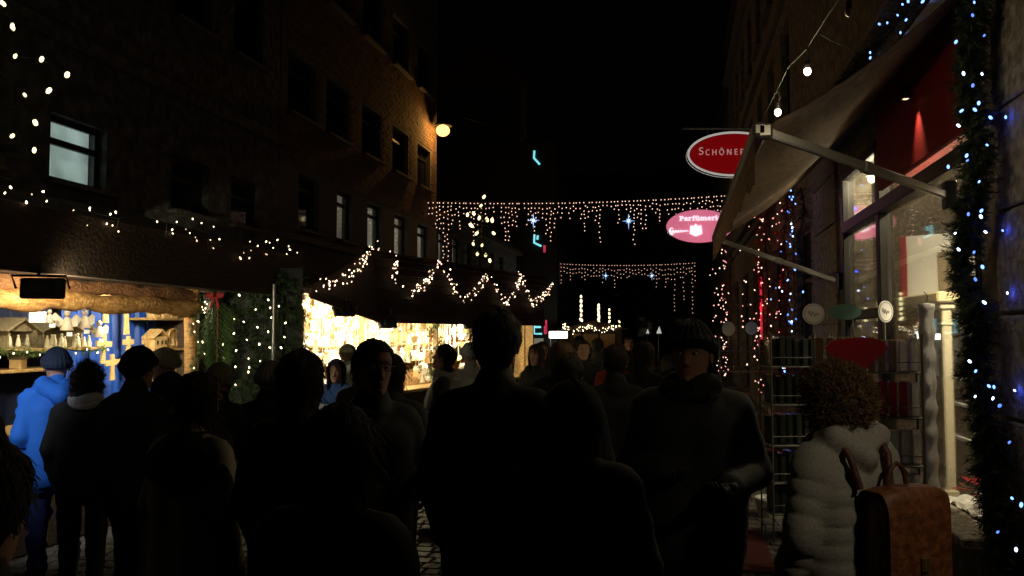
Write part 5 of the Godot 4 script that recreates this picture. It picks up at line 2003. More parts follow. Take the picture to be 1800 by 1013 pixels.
func build_fir_screen() -> void:
	var S := thing("fir_screen", "dark screen of fir branches dotted with lights between the two huts", "hedge", Vector3(-4.72, 0, -8.72), atan2(0.47, 0.88))
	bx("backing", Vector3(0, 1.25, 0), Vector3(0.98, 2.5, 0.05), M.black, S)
	var b := MB.new()
	for i in 1100:
		var o := Vector3(rng.randf_range(-0.48, 0.48), rng.randf_range(0.05, 2.45), 0.03)
		var d := Vector3(rng.randf_range(-0.7, 0.7), rng.randf_range(-1.2, 0.1), rng.randf_range(0.3, 1.0)).normalized()
		twig(b, o, d, rng.randf_range(0.1, 0.2), 0.045, 0.006, Color(0.012, 0.03, 0.008), Color(0.04, 0.085, 0.022), 24)
	obj("branches", b, M.fir, S)
	b = MB.new()
	b.tube([Vector3(0.17, 0, 0.24), Vector3(0.17, 2.3, 0.24)], 0.018, 8)
	tag(obj("pole", b, M.alu, S), "thin grey pole standing before the fir branches", "")
	var L := thing("fairy_lights", "scattered warm fairy lights hung over the dark fir screen", "fairy lights", Vector3.ZERO)
	var hb := [Vector3(-4.56, 2.12, -8.65), Vector3(-4.68, 2.01, -8.59), Vector3(-4.88, 1.90, -8.48), Vector3(-4.79, 1.87, -8.53), Vector3(-4.66, 1.81, -8.60), Vector3(-4.54, 2.03, -8.66), Vector3(-4.53, 1.92, -8.67), Vector3(-4.39, 1.86, -8.74), Vector3(-4.88, 1.74, -8.48), Vector3(-4.76, 1.67, -8.55), Vector3(-4.56, 1.76, -8.66), Vector3(-4.40, 1.70, -8.74), Vector3(-4.64, 1.62, -8.61), Vector3(-4.54, 1.58, -8.67), Vector3(-4.43, 1.58, -8.72), Vector3(-4.86, 1.55, -8.50), Vector3(-4.74, 1.46, -8.56), Vector3(-4.63, 1.43, -8.62), Vector3(-4.97, 1.47, -8.44), Vector3(-4.86, 1.37, -8.49), Vector3(-4.74, 1.31, -8.56), Vector3(-4.73, 1.36, -8.56), Vector3(-4.98, 1.62, -8.43), Vector3(-4.49, 1.40, -8.69), Vector3(-4.86, 1.17, -8.50), Vector3(-4.46, 2.05, -8.71), Vector3(-4.84, 2.17, -8.51)]
	for i in hb.size(): hb[i] += Vector3(0.03, 0, 0.055)
	bulbs(L, hb, 0.0105, [M.warm])
	var cb := MB.new()
	hb.sort_custom(func(p, q): return p.y > q.y)
	cb.tube(hb, 0.002, 4)
	obj("cable", cb, M.wire, L)

func slab(b: MB, poly: Array, t: float) -> void:
	var nn: Vector3 = (poly[1] - poly[0]).cross(poly[2] - poly[0]).normalized()
	if nn.y < 0.0:
		poly = poly.duplicate()
		poly.reverse()
		nn = -nn
	var n := poly.size()
	for i in range(1, n - 1):
		b.tri(poly[0], poly[i], poly[i + 1])
		b.tri(poly[0] - nn * t, poly[i + 1] - nn * t, poly[i] - nn * t)
	for i in n:
		var a: Vector3 = poly[i]
		var c: Vector3 = poly[(i + 1) % n]
		b.quad(a - nn * t, c - nn * t, c, a)

func build_stall_ornaments() -> void:
	var H := thing("ornament_hut", "brightly lit hut packed with hanging ornaments under a dark shingle roof", "hut", Vector3.ZERO)
	var E0 := Vector3(-4.17, 2.27, -8.86)
	var E1 := Vector3(-3.91, 2.00, -10.44)
	var E2 := Vector3(-2.54, 2.00, -15.82)
	var R0 := Vector3(-4.62, 3.03, -12.08)
	var R1 := Vector3(-2.95, 3.03, -18.62)
	var K0 := Vector3(-5.35, 2.3, -9.7)
	var K1 := Vector3(-3.9, 2.3, -18.4)
	for q in [[E0, E1, R0], [E1, E2, R1, R0], [E0, R0, K0], [K0, R0, R1, K1]]:
		var rb := MB.new()
		slab(rb, q, 0.07)
		obj("roof_face", rb, M.roof, H)
	# shingle battens on the street face give it its rows
	for i in 7:
		var t := 0.06 + 0.13 * i
		var rb := MB.new()
		var a := E1.lerp(R0, t) + Vector3(0.012, 0.03, 0)
		var c := E2.lerp(R1, t) + Vector3(0.012, 0.03, 0)
		rb.tube([a, c], 0.014, 5)
		obj("batten", rb, M.roof, H)
	for q in [[E0, E1], [E1, E2]]:
		var fb := MB.new()
		var dr: Vector3 = q[1] - q[0]
		fb.box((q[0] + q[1]) * 0.5 + Vector3(0.02, -0.06, 0), Vector3(0.03, 0.12, dr.length()), 0.004, Basis.looking_at(dr.normalized(), Vector3.UP))
		obj("eaves_board", fb, M.darkwood, H)
	# back wall boards
	var W0 := Vector3(-5.2, 0, -9.75)
	var W1 := Vector3(-4.0, 0, -16.4)
	var wd := (W1 - W0)
	var n := 36
	var ang := atan2(wd.x, wd.z)
	var shared := MB.new()
	shared.box(Vector3(0, 1.15, 0), Vector3(0.025, 2.3, wd.length() / n - 0.008), 0.004)
	var pm := shared.mesh()
	for i in n:
		var p := W0 + wd * ((i + 0.5) / n)
		var o := put("plank", pm, M.plank, H, p)
		o.rotation.y = ang
	for q in [[W0, E0 + Vector3(-0.25, 0, -0.2)], [W1, E2 + Vector3(-0.25, 0, -0.3)]]:
		var a: Vector3 = q[0]
		var c: Vector3 = q[1]
		a.y = 0; c.y = 0
		var sb := MB.new()
		sb.box((a + c) * 0.5 + Vector3(0, 1.05, 0), Vector3(0.04, 2.1, (c - a).length()), 0.004, Basis.looking_at((c - a).normalized(), Vector3.UP))
		obj("side_wall", sb, M.pine, H)
	var fu := (E2 - E1).normalized()
	var inw := Vector3(-0.969, 0, -0.247)
	var posts := [E0 + inw * 0.2 + Vector3(0.02, 0, -0.1), E1 + inw * 0.25, E1.lerp(E2, 0.36) + inw * 0.3, E1.lerp(E2, 0.7) + inw * 0.3, E2 + inw * 0.3 - fu * 0.3]
	for p in posts:
		bx("post", Vector3(p.x, 1.02, p.z), Vector3(0.08, 2.04, 0.08), M.pine, H, 0.01)
	for q in [[posts[0], posts[1]], [posts[1], posts[4]]]:
		var a: Vector3 = q[0]
		var c: Vector3 = q[1]
		a.y = 0.92; c.y = 0.92
		var bs := Basis.looking_at((c - a).normalized(), Vector3.UP)
		var cb := MB.new()
		cb.box((a + c) * 0.5, Vector3(0.45, 0.05, (c - a).length()), 0.008, bs)
		obj("counter", cb, M.pine, H)
		cb = MB.new()
		cb.box((a + c) * 0.5 - Vector3(0, 0.47, 0), Vector3(0.05, 0.88, (c - a).length()), 0.008, bs)
		obj("counter_front", cb, M.darkwood, H)
	for y in [1.3, 1.56]:
		var sb := MB.new()
		sb.box((W0 + W1) * 0.5 + Vector3(0.19, y, 0.05), Vector3(0.28, 0.03, wd.length() - 0.2), 0.004, Basis.looking_at(wd.normalized(), Vector3.UP))
		obj("shelf", sb, M.pine, H)
	var rails := MB.new()
	for k in 4:
		var off := 0.3 + 0.25 * k
		rails.tube([E0 + inw * off * 0.7 + Vector3(0, 0.02 - 0.1 * 0, -0.1), E1 + inw * off + Vector3(0, 0.14 + 0.02 * k, 0), E2 + inw * off + Vector3(0, 0.14 + 0.02 * k, 0)], 0.006, 5)
	obj("rail", rails, M.dark_metal, H)
	# ornaments
	var protos := []
	var cordm := MB.new()
	cordm.tube([Vector3(0, 0, 0), Vector3(0, 1, 0)], 0.0022, 4)
	var cord := cordm.mesh()
	for k in 6:
		var b := MB.new()
		if k == 0:
			var pl := PackedVector2Array()
			for i in 32:
				var r: float = [0.085, 0.035, 0.062, 0.035][i % 4]
				pl.push_back(Vector2(cos(TAU * i / 32.0), sin(TAU * i / 32.0)) * r)
			b.prism(pl, -0.004, 0.004)
		elif k == 1:
			b.ball(Vector3.ZERO, Vector3(0.045, 0.047, 0.045), 12, 8)
			b.lathe(Vector3(0, 0.042, 0), [[0.013, 0.0], [0.013, 0.014], [0.001, 0.015]], 8)
		elif k == 2:
			b.lathe(Vector3.ZERO, [[0.05, -0.05], [0.046, -0.035], [0.033, 0.0], [0.028, 0.03], [0.012, 0.048], [0.001, 0.05]], 12)
			b.ball(Vector3(0, -0.052, 0), Vector3(0.012, 0.012, 0.012), 6, 4)
		elif k == 3:
			b.lathe(Vector3.ZERO, [[0.001, -0.07], [0.045, -0.07], [0.02, 0.02], [0.001, 0.03]], 10)
			b.ball(Vector3(0, 0.045, 0), Vector3(0.022, 0.024, 0.022), 8, 6)
			for s in [-1.0, 1.0]:
				b.prism(PackedVector2Array([Vector2(s * 0.005, 0.0), Vector2(s * 0.06, 0.045), Vector2(s * 0.07, 0.0), Vector2(s * 0.04, -0.03)]), -0.016, -0.01)
		elif k == 4:
			var pl := PackedVector2Array()
			for i in 24:
				var t := TAU * i / 24.0
				pl.push_back(Vector2(0.065 * pow(sin(t), 3), 0.06 * (0.8125 * cos(t) - 0.3125 * cos(2 * t) - 0.125 * cos(3 * t) - 0.0625 * cos(4 * t))))
			b.prism(pl, -0.008, 0.008)
		else:
			b.box(Vector3(0, -0.02, 0), Vector3(0.1, 0.09, 0.07), 0.006)
			b.prism(PackedVector2Array([Vector2(-0.065, 0.025), Vector2(0.065, 0.025), Vector2(0, 0.085)]), -0.045, 0.045)
		protos.push_back(b.mesh())
	var mats := [[M.cream, M.palewood], [M.card, M.metal_gold, M.foil], [M.metal_gold, M.card], [M.cream, M.card], [M.card, M.palewood], [M.cream, M.palewood]]
	var names := ["straw_star", "glass_bauble", "ornament_bell", "angel_ornament", "heart_ornament", "house_ornament"]
	var labs := ["flat many-pointed straw star hanging in the bright hut", "round glass bauble hanging in the bright hut", "small bell hanging in the bright hut", "white winged angel hanging in the bright hut", "flat heart hanging in the bright hut", "small gabled house ornament hanging in the bright hut"]
	var cats := ["star", "bauble", "bell", "angel", "heart", "ornament"]
	var s := 0.12
	while s < 5.3:
		var fr: Vector3
		if s < 1.58: fr = E0.lerp(E1, s / 1.58)
		else: fr = E1 + fu * (s - 1.58)
		for r in 7:
			if rng.randf() < 0.12: continue
			var k: int = [0, 0, 1, 3, 2, 4, 5, 3, 0, 1][rng.randi() % 10]
			var off := rng.randf_range(0.3, 0.95)
			var topy := fr.y + 0.12
			var y := topy - 0.12 - 0.165 * r + rng.randf_range(-0.05, 0.05)
			if y < 1.0: continue
			var p := Vector3(fr.x, y, fr.z) + inw * off + fu * rng.randf_range(-0.05, 0.05)
			var O := thing(names[k], "%s, %s row, %s" % [labs[k], ["top", "second", "third", "fourth", "fifth", "sixth", "seventh"][r], "by the corner" if s < 1.58 else ("before the fir post" if s < 3.5 else "beyond the fir post")], cats[k], p, rng.randf_range(0.2, 1.6), "%ss hanging in the ornament hut" % cats[k])
			var sc := rng.randf_range(0.7, 1.1)
			var mm: Array = mats[k]
			var o := put("ornament", protos[k], mm[rng.randi() % mm.size()], O)
			o.scale = Vector3(sc, sc, sc)
			var co := put("cord", cord, M.cream, O, Vector3(0, 0.045 * sc, 0))
			co.scale = Vector3(1, max(0.05, topy - y - 0.045 * sc), 1)
		s += 0.118
	# ware on the counter and shelves
	for i in 26:
		var t := 0.03 + 0.62 * i / 25.0
		var yy: float = [1.316, 1.576][i % 2]
		var p := W0 + wd * t + Vector3(0.2, 0, 0.05)
		var kind := rng.randi() % 3
		var gold := rng.randf() < 0.4
		var hh := rng.randf_range(0.1, 0.2)
		var G := thing("gift_box", "%s %s gift box with %s lid on the %s shelf of the ornament hut" % ["tall" if hh > 0.15 else "low", ["cream", "white", "wooden"][kind], "gold" if gold else "white", ["lower", "upper"][i % 2]], "box", Vector3(p.x, yy, p.z), ang, "gift boxes on the ornament hut shelves")
		bx("box", Vector3(0, hh * 0.5, 0), Vector3(0.12, hh, rng.randf_range(0.1, 0.17)), [M.cream, M.card, M.palewood][kind], G, 0.006)
		bx("lid", Vector3(0, hh + 0.012, 0), Vector3(0.13, 0.024, 0.18), M.metal_gold if gold else M.card, G, 0.004)
	# fir garlands on posts
	for q in [[posts[2], "thick fir garland wound round the middle post of the ornament hut", 0.13], [posts[0], "fir garland wound round the corner post of the ornament hut", 0.12]]:
		var G := thing("post_garland", q[1], "garland", Vector3(q[0].x, 0, q[0].z))
		var gp := []
		for i in 26: gp.push_back(Vector3(0.07 * sin(i * 0.9), 0.85 + 1.2 * i / 25.0, 0.07 * cos(i * 0.9)))
		var fb := MB.new()
		sprigs(fb, gp, q[2], 80, 0.045, 0.005, Color(0.015, 0.04, 0.008), Color(0.06, 0.11, 0.02), 24)
		obj("needles", fb, M.fir, G)
		fb = MB.new()
		fb.tube(gp, 0.006, 5)
		obj("wire", fb, M.wire, G)
	# lamps under the eaves and inside
	floodlight("dark flood lamp box under the near eaves corner of the ornament hut", E1.lerp(E2, 0.03) + Vector3(0.03, -0.12, 0), Vector3(-4.8, 1.4, -11.2), 13.0, Color(1, 0.96, 0.82), 80)
	floodlight("added flood lamp under the sloping eaves by the fir screen, brightening the corner ornaments", E0.lerp(E1, 0.45) + Vector3(0.02, -0.13, 0), Vector3(-4.9, 1.5, -10.1), 6.0, Color(1, 0.96, 0.82), 85)  # extra lamp, added to give the corner ornaments front light
	floodlight("second dark flood lamp box further along the ornament hut eaves", E1.lerp(E2, 0.46) + Vector3(0.0, -0.12, 0), Vector3(-4.3, 1.4, -13.3), 13.0, Color(1, 0.96, 0.82), 80)
	for q in [[Vector3(-4.75, 2.3, -10.0), "bare bulb hanging inside the near corner of the ornament hut"], [Vector3(-4.5, 2.35, -11.9), "bare bulb hanging inside the middle of the ornament hut"], [Vector3(-4.0, 2.35, -14.2), "bare bulb hanging inside the far part of the ornament hut"]]:
		var B := thing("bare_bulb", q[1], "lamp", q[0])
		var bb := MB.new()
		bb.ball(Vector3.ZERO, Vector3(0.035, 0.045, 0.035), 12, 8)
		obj("bulb", bb, M.flood, B)
		bb = MB.new()
		bb.tube([Vector3(0, 0.04, 0), Vector3(0, 0.3, 0)], 0.01, 6)
		obj("cable", bb, M.wire, B)
		omni(B, Vector3.ZERO, Color(1, 0.94, 0.74), 5.0, 0.04)

func light_curtain(label: String, a: Vector3, c: Vector3, n: int, r: float, m: Material, len0: float, len1: float, tails: Array) -> void:
	var L := thing("light_curtain", label, "fairy lights", Vector3.ZERO)
	var cable := sag(a, c, 0.12, 16)
	var b := MB.new()
	b.tube(cable, 0.008, 4)
	var pts := []
	for i in n:
		var t := (i + 0.5) / n
		var p := along(cable, t)
		var ln: float = lerp(len0, len1, pow(absf(nz.get_noise_1d(i * 23.0 + a.z * 50.0)) * 1.9, 1.0)) * rng.randf_range(0.8, 1.2)
		for q in tails:
			if absf(t - q[0]) < 0.6 / n: ln = q[1]
		b.tube([p, p - Vector3(0, ln, 0)], 0.003, 3)
		var y := 0.03
		var gap := 0.13 if r < 0.02 else 0.24
		while y < ln:
			pts.push_back(p + Vector3(rng.randf_range(-0.03, 0.03), -y, rng.randf_range(-0.02, 0.02)))
			y += gap * rng.randf_range(0.7, 1.3)
	obj("cable", b, M.wire, L)
	bulb_cloud(L, pts, r, m)

func light_star(label: String, at: Vector3, r: float, top: float) -> void:
	var S := thing("light_star", label, "star", at)
	var b := MB.new()
	for i in 8:
		var a := TAU * i / 8.0
		var ln: float = [1.0, 0.55][i % 2] * r * (1.35 if i % 4 == 2 else 1.0)
		var d := Vector3(cos(a), sin(a), 0)
		var s := Vector3(-sin(a), cos(a), 0) * r * 0.09
		var z := Vector3(0, 0, r * 0.09)
		b.tri(s, z, d * ln); b.tri(z, -s, d * ln); b.tri(-s, -z, d * ln); b.tri(-z, s, d * ln)
	obj("lit_star", b, M.star_blue, S)
	b = MB.new()
	b.ball(Vector3.ZERO, Vector3(r, r, r) * 0.22, 8, 6)
	obj("star_core", b, glow(Color(0.7, 0.85, 1.0), 2.0), S)
	b = MB.new()
	b.tube([Vector3(0, r * 0.9, 0), Vector3(0, top - at.y, 0)], 0.004, 4)
	obj("cord", b, M.wire, S)

func garland(label: String, pts: Array, rad: float, per_m: float, nl: float, nw: float, lo: Color, hi: Color, bp: Array, br: float, bm: Array, m: Material, needles := 26, baubles := 0) -> Node3D:
	var G := thing("wall_garland", label, "garland", Vector3.ZERO)
	var b := MB.new()
	sprigs(b, pts, rad, per_m, nl, nw, lo, hi, needles)
	obj("needles", b, m, G)
	b = MB.new()
	b.tube(pts, 0.012, 5)
	obj("wire", b, M.wire, G)
	bulbs(G, bp, br, bm)
	for i in baubles:
		var q := MB.new()
		q.ball(Vector3.ZERO, Vector3(0.035, 0.035, 0.035), 10, 7)
		obj("bauble", q, M.red_glass, G, along(pts, rng.randf()) + Vector3(-rad * 0.8, 0, rng.randf_range(-0.5, 1.0) * rad))
	return G

func fir_tree(label: String, base: Vector3, h: float, rad: float, bp: Array, br: float) -> void:
	var T := thing("fir_tree", label, "tree", base)
	var b := MB.new()
	b.tube([Vector3.ZERO, Vector3(0, h * 0.5, 0), Vector3(0, h, 0)], [0.06, 0.04, 0.008], 8)
	obj("trunk", b, M.bark, T)
	b = MB.new()
	var tiers := int(h * 7.0)
	for i in tiers:
		var f := float(i) / tiers
		var y := h * (0.18 + 0.8 * f)
		var rr := rad * (1.0 - f * 0.93)
		for k in int(6 + 7 * (1.0 - f)):
			var a := rng.randf() * TAU
			var d := Vector3(cos(a), rng.randf_range(-0.35, 0.15), sin(a)).normalized()
			var ln := rr * rng.randf_range(0.7, 1.1)
			twig(b, Vector3(0, y, 0), d, ln, 0.06, 0.005, Color(0.008, 0.02, 0.006), Color(0.03, 0.06, 0.02), int(30 + 60 * ln))
			var side := d.cross(Vector3.UP)
			for s in [-1.0, 1.0]:
				twig(b, Vector3(0, y, 0) + d * ln * 0.5, (d + side * s * 0.8).normalized(), ln * 0.45, 0.05, 0.005, Color(0.008, 0.02, 0.006), Color(0.03, 0.06, 0.02), 16)
	obj("crown", b, M.fir, T)
	var L := thing("fairy_lights", "string of round bulbs on the " + label, "fairy lights", Vector3.ZERO)
	bulbs(L, bp, br, [M.candle])
	var cb := MB.new()
	var sorted := bp.duplicate()
	sorted.sort_custom(func(p, q): return p.y > q.y)
	cb.tube(sorted, 0.003, 4)
	obj("cable", cb, M.wire, L)

func build_light_strings() -> void:
	# zigzag on the ornament hut
	var z0 := [Vector3(-4.12, 2.25, -8.81), Vector3(-4.12, 2.27, -9.28), Vector3(-4.18, 2.37, -9.83), Vector3(-4.33, 2.61, -10.67), Vector3(-4.50, 2.88, -11.47), Vector3(-4.62, 3.06, -12.08)]
	var z1 := [Vector3(-4.62, 3.06, -12.08), Vector3(-4.37, 2.85, -12.28), Vector3(-4.14, 2.46, -11.52), Vector3(-3.91, 2.28, -11.63), Vector3(-3.95, 2.51, -12.50), Vector3(-4.08, 2.92, -13.75), Vector3(-3.86, 2.67, -13.50), Vector3(-3.65, 2.41, -13.21), Vector3(-3.48, 2.24, -13.13), Vector3(-3.48, 2.45, -14.07), Vector3(-3.57, 2.77, -15.10), Vector3(-3.43, 2.66, -15.21), Vector3(-3.24, 2.37, -14.69), Vector3(-3.09, 2.24, -14.67), Vector3(-3.11, 2.46, -15.56), Vector3(-3.27, 2.92, -16.94), Vector3(-3.07, 2.61, -16.40), Vector3(-2.82, 2.25, -15.79), Vector3(-2.77, 2.46, -16.88), Vector3(-2.78, 2.76, -18.18)]
	var k := 0
	for path in [z0, z1]:
		var L := thing("fairy_lights", ["fairy lights rising along the corner of the ornament hut roof", "fairy lights in zigzag swags across the ornament hut roof"][k], "fairy lights", Vector3(0.055, 0.06, 0.02))
		var cb := MB.new()
		cb.tube(path, 0.004, 4)
		obj("cable", cb, M.wire, L)
		var bp := []
		for i in [56, 240][k]:
			bp.push_back(along(path, rng.randf()) + Vector3(rng.randf_range(-0.02, 0.05), rng.randf_range(-0.09, 0.06), rng.randf_range(-0.1, 0.1)))
		bulbs(L, bp, 0.0115, [M.rosewhite, M.rosewhite, M.warm, M.warm_dim])
		k += 1
	# along the cross hut roof
	var rp := [Vector3(-4.47, 2.82, -4.6), Vector3(-4.47, 2.80, -4.87), Vector3(-4.47, 2.70, -5.41), Vector3(-4.47, 2.68, -5.92), Vector3(-4.47, 2.84, -6.43), Vector3(-4.47, 2.75, -7.12), Vector3(-4.47, 2.66, -8.07), Vector3(-4.47, 2.84, -9.3)]
	var RL := thing("fairy_lights", "loose fairy lights along the roof edge of the cross hut", "fairy lights", Vector3.ZERO)
	var cb2 := MB.new()
	cb2.tube(rp, 0.004, 4)
	for i in 8:
		var p := along(rp, i / 7.0)
		cb2.tube([p, Vector3(p.x - 0.02, 2.6, p.z)], 0.004, 4)
	obj("cable", cb2, M.wire, RL)
	var bp2 := []
	for i in 62:
		var p := along(rp, rng.randf()) + Vector3(rng.randf_range(-0.08, 0.03), rng.randf_range(-0.16, 0.06), rng.randf_range(-0.06, 0.06))
		bp2.push_back(p)
	bulbs(RL, bp2, 0.008, [M.warm, M.warm, M.warm_dim])
	# trees
	fir_tree("slim dark fir tree rising behind the ornament hut roof", Vector3(-4.6, 0.0, -19.3), 5.15, 0.75, [Vector3(-4.49, 4.99, -19.04), Vector3(-4.61, 4.81, -19.23), Vector3(-4.98, 4.62, -19.37), Vector3(-4.88, 4.68, -19.59), Vector3(-4.63, 4.50, -19.14), Vector3(-4.37, 4.47, -19.40), Vector3(-4.54, 4.51, -19.57), Vector3(-4.80, 4.31, -19.02), Vector3(-4.72, 4.14, -19.25), Vector3(-4.36, 4.17, -19.52), Vector3(-4.90, 3.93, -19.63), Vector3(-4.57, 3.85, -19.19), Vector3(-4.73, 3.66, -19.37), Vector3(-4.58, 3.65, -19.61), Vector3(-4.37, 3.47, -19.15)], 0.048)
	fir_tree("dark fir tree standing on the cross hut roof", Vector3(-6.45, 3.12, -6.6), 2.0, 0.42, [Vector3(-6.24, 4.87, -6.57), Vector3(-6.25, 4.70, -6.70), Vector3(-6.33, 4.72, -6.80), Vector3(-6.41, 4.49, -6.92), Vector3(-5.93, 4.36, -6.72), Vector3(-5.78, 4.25, -6.88), Vector3(-6.04, 4.13, -6.95), Vector3(-6.04, 4.00, -6.65), Vector3(-6.04, 3.77, -6.79), Vector3(-6.14, 3.53, -6.90), Vector3(-6.45, 3.70, -6.96)], 0.026)
	# curtains of light over the street
	light_curtain("nearer curtain of pinkish lights strung across the street", Vector3(-6.95, 5.48, -22.4), Vector3(1.95, 5.72, -24.2), 84, 0.0155, M.pinkish, 0.2, 1.0, [[0.06, 1.9], [0.25, 1.1], [0.545, 1.25]])
	light_curtain("farther curtain of pinkish lights strung across the street", Vector3(-6.4, 5.62, -45.6), Vector3(1.1, 5.66, -46.9), 46, 0.024, M.pinkish_far, 0.5, 1.2, [[0.83, 2.6], [0.9, 2.2], [0.97, 2.9]])
	light_star("blue eight-pointed light star under the left of the nearer light curtain", Vector3(-3.98, 4.94, -23.0), 0.19, 5.45)
	light_star("blue eight-pointed light star between the nearer curtain and the pink sign", Vector3(-1.32, 4.92, -23.5), 0.19, 5.5)
	light_star("small pale blue star under the farther curtain near the cyan letters", Vector3(-3.87, 4.92, -46.0), 0.2, 5.5)
	light_star("small pale blue star under the farther curtain towards the shops", Vector3(-1.35, 4.92, -46.5), 0.2, 5.5)
	# near garland with cold blue lights
	var np := [Vector3(1.74, 4.3, -5.0), Vector3(1.74, 3.87, -5.11), Vector3(1.74, 3.70, -5.19), Vector3(1.74, 3.41, -5.34), Vector3(1.74, 3.05, -5.27), Vector3(1.74, 2.69, -5.21), Vector3(1.74, 2.39, -5.45), Vector3(1.74, 2.12, -5.58), Vector3(1.74, 1.83, -5.30), Vector3(1.74, 1.53, -5.38), Vector3(1.74, 1.21, -5.25), Vector3(1.74, 0.89, -5.18), Vector3(1.74, 0.61, -5.04), Vector3(1.74, 0.30, -4.92), Vector3(1.74, 0.05, -4.9)]
	var nb := [Vector3(1.60, 3.54, -4.79), Vector3(1.60, 3.48, -4.82), Vector3(1.60, 3.43, -5.10), Vector3(1.60, 3.31, -4.66), Vector3(1.60, 3.21, -4.99), Vector3(1.60, 3.12, -4.71), Vector3(1.60, 3.10, -4.85), Vector3(1.60, 2.98, -4.77), Vector3(1.60, 3.01, -5.04), Vector3(1.60, 2.96, -4.83), Vector3(1.60, 2.86, -4.61), Vector3(1.60, 2.94, -5.10), Vector3(1.60, 2.73, -4.67), Vector3(1.60, 2.74, -4.98), Vector3(1.60, 2.71, -4.97), Vector3(1.60, 2.74, -5.30), Vector3(1.60, 2.56, -4.80), Vector3(1.60, 2.41, -4.98), Vector3(1.60, 2.40, -4.78), Vector3(1.60, 2.37, -4.79), Vector3(1.60, 2.28, -4.73), Vector3(1.60, 2.33, -5.21), Vector3(1.60, 2.23, -5.16), Vector3(1.60, 2.19, -4.91), Vector3(1.60, 2.10, -4.79), Vector3(1.60, 2.04, -4.90), Vector3(1.60, 1.91, -4.78), Vector3(1.60, 1.59, -5.03), Vector3(1.60, 1.54, -4.94), Vector3(1.60, 1.47, -4.75), Vector3(1.60, 1.47, -4.68), Vector3(1.60, 1.40, -4.96), Vector3(1.60, 1.41, -4.70), Vector3(1.60, 1.38, -4.61), Vector3(1.60, 1.21, -4.50), Vector3(1.60, 0.94, -4.49), Vector3(1.60, 0.93, -4.38), Vector3(1.60, 0.70, -4.46), Vector3(1.60, 0.73, -4.69)]
	var wall_leds := [Vector3(1.885, 3.0, -5.2), Vector3(1.885, 2.35, -5.3), Vector3(1.885, 1.98, -5.26), Vector3(1.885, 1.42, -5.2)]
	nb.append_array(wall_leds)
	var G := garland("thick fir garland with cold blue lights hanging by the shop window edge", np, 0.115, 420, 0.05, 0.006, Color(0.006, 0.014, 0.006), Color(0.03, 0.05, 0.02), nb, 0.009, [M.ice, M.ice_white, M.ice, M.ice_dim], M.fir, 34, 0)
	for p in wall_leds:
		omni(G, p, Color(0.1, 0.25, 1.0), 0.0055, 0.008)
	garland("fir garland with cold blue lights above the awning", [Vector3(1.86, 4.22, -6.13), Vector3(1.86, 4.31, -6.83), Vector3(1.86, 4.37, -7.42), Vector3(1.86, 4.38, -8.03), Vector3(1.86, 4.42, -8.75), Vector3(1.86, 4.55, -9.76)], 0.12, 130, 0.04, 0.004, Color(0.01, 0.012, 0.006), Color(0.05, 0.03, 0.02), [Vector3(1.78, 4.31, -6.73), Vector3(1.78, 4.16, -6.36), Vector3(1.78, 4.35, -6.89), Vector3(1.78, 4.32, -7.04), Vector3(1.78, 4.19, -6.80), Vector3(1.78, 4.38, -7.37), Vector3(1.78, 4.47, -7.64), Vector3(1.78, 4.15, -6.97), Vector3(1.78, 4.34, -8.01), Vector3(1.78, 4.29, -8.01)], 0.011, [M.ice], M.fir, 22)
	# garlands further along the shops
	var spec := [
		["fir garland with blue lights on the shop pier past the awning", 12.45, 3.85, 1.1, Color(0.006, 0.012, 0.008), Color(0.02, 0.03, 0.02), 0.18, 22, [M.ice, M.ice_dim, M.ice_white], 0.014, Color(0.15, 0.3, 1.0), 0],
		["narrow red tinsel garland beside the blue-lit garland", 14.2, 4.25, 0.9, Color(0.05, 0.004, 0.004), Color(0.25, 0.012, 0.015), 0.15, 22, [M.rosewhite, M.rosered], 0.0125, Color(1.0, 0.1, 0.1), 10],
		["broad red tinsel garland with red baubles beside the red light tube", 17.2, 4.6, 0.4, Color(0.05, 0.004, 0.004), Color(0.28, 0.012, 0.018), 0.22, 38, [M.rosewhite, M.rosered], 0.015, Color(1.0, 0.08, 0.1), 30],
		["farthest red tinsel garland, beyond the pink sign", 28.5, 4.85, 0.3, Color(0.05, 0.004, 0.004), Color(0.25, 0.012, 0.015), 0.3, 36, [M.rosewhite, M.rosered], 0.021, Color(1.0, 0.1, 0.08), 10]]
	for q in spec:
		var path := []
		for i in 16:
			path.push_back(Vector3(1.78 + 0.03 * sin(i * 1.1), lerp(float(q[2]), float(q[3]), i / 15.0), -q[1] + 0.05 * sin(i * 0.9)))
		var bp := []
		for i in q[7]:
			bp.push_back(along(path, rng.randf()) + Vector3(-q[6] * rng.randf_range(0.5, 1.0), 0, rng.randf_range(-0.9, 1.1) * q[6] * 1.4))
		for i in q[7]:
			bp.push_back(along(path, rng.randf()) + Vector3(-q[6] * rng.randf_range(0.2, 2.4), 0, rng.randf_range(-0.9, 1.1) * q[6] * 1.4))
		var GG := garland(q[0], path, q[6], 90, 0.05, 0.006, q[4], q[5], bp, q[9], q[8], M.fir, 20, q[11])
		for y in [1.6, 2.6, 3.5]:
			omni(GG, Vector3(1.55, y, -q[1] + 0.15), q[10], 0.008, 0.03)
	var tb := thing("red_light_tube", "vertical red light tube on the wall beside the broad red garland", "lamp", Vector3(1.86, 0, -19.3))
	var mb := MB.new()
	mb.tube([Vector3(0, 1.6, 0), Vector3(0, 3.0, 0)], 0.025, 8)
	obj("tube", mb, M.redtube, tb)
	bx("back_plate", Vector3(0.055, 2.3, 0), Vector3(0.04, 1.45, 0.06), M.dark_metal, tb, 0.005)
	omni(tb, Vector3(-0.08, 2.3, 0), Color(1, 0.02, 0.05), 0.05, 0.03)

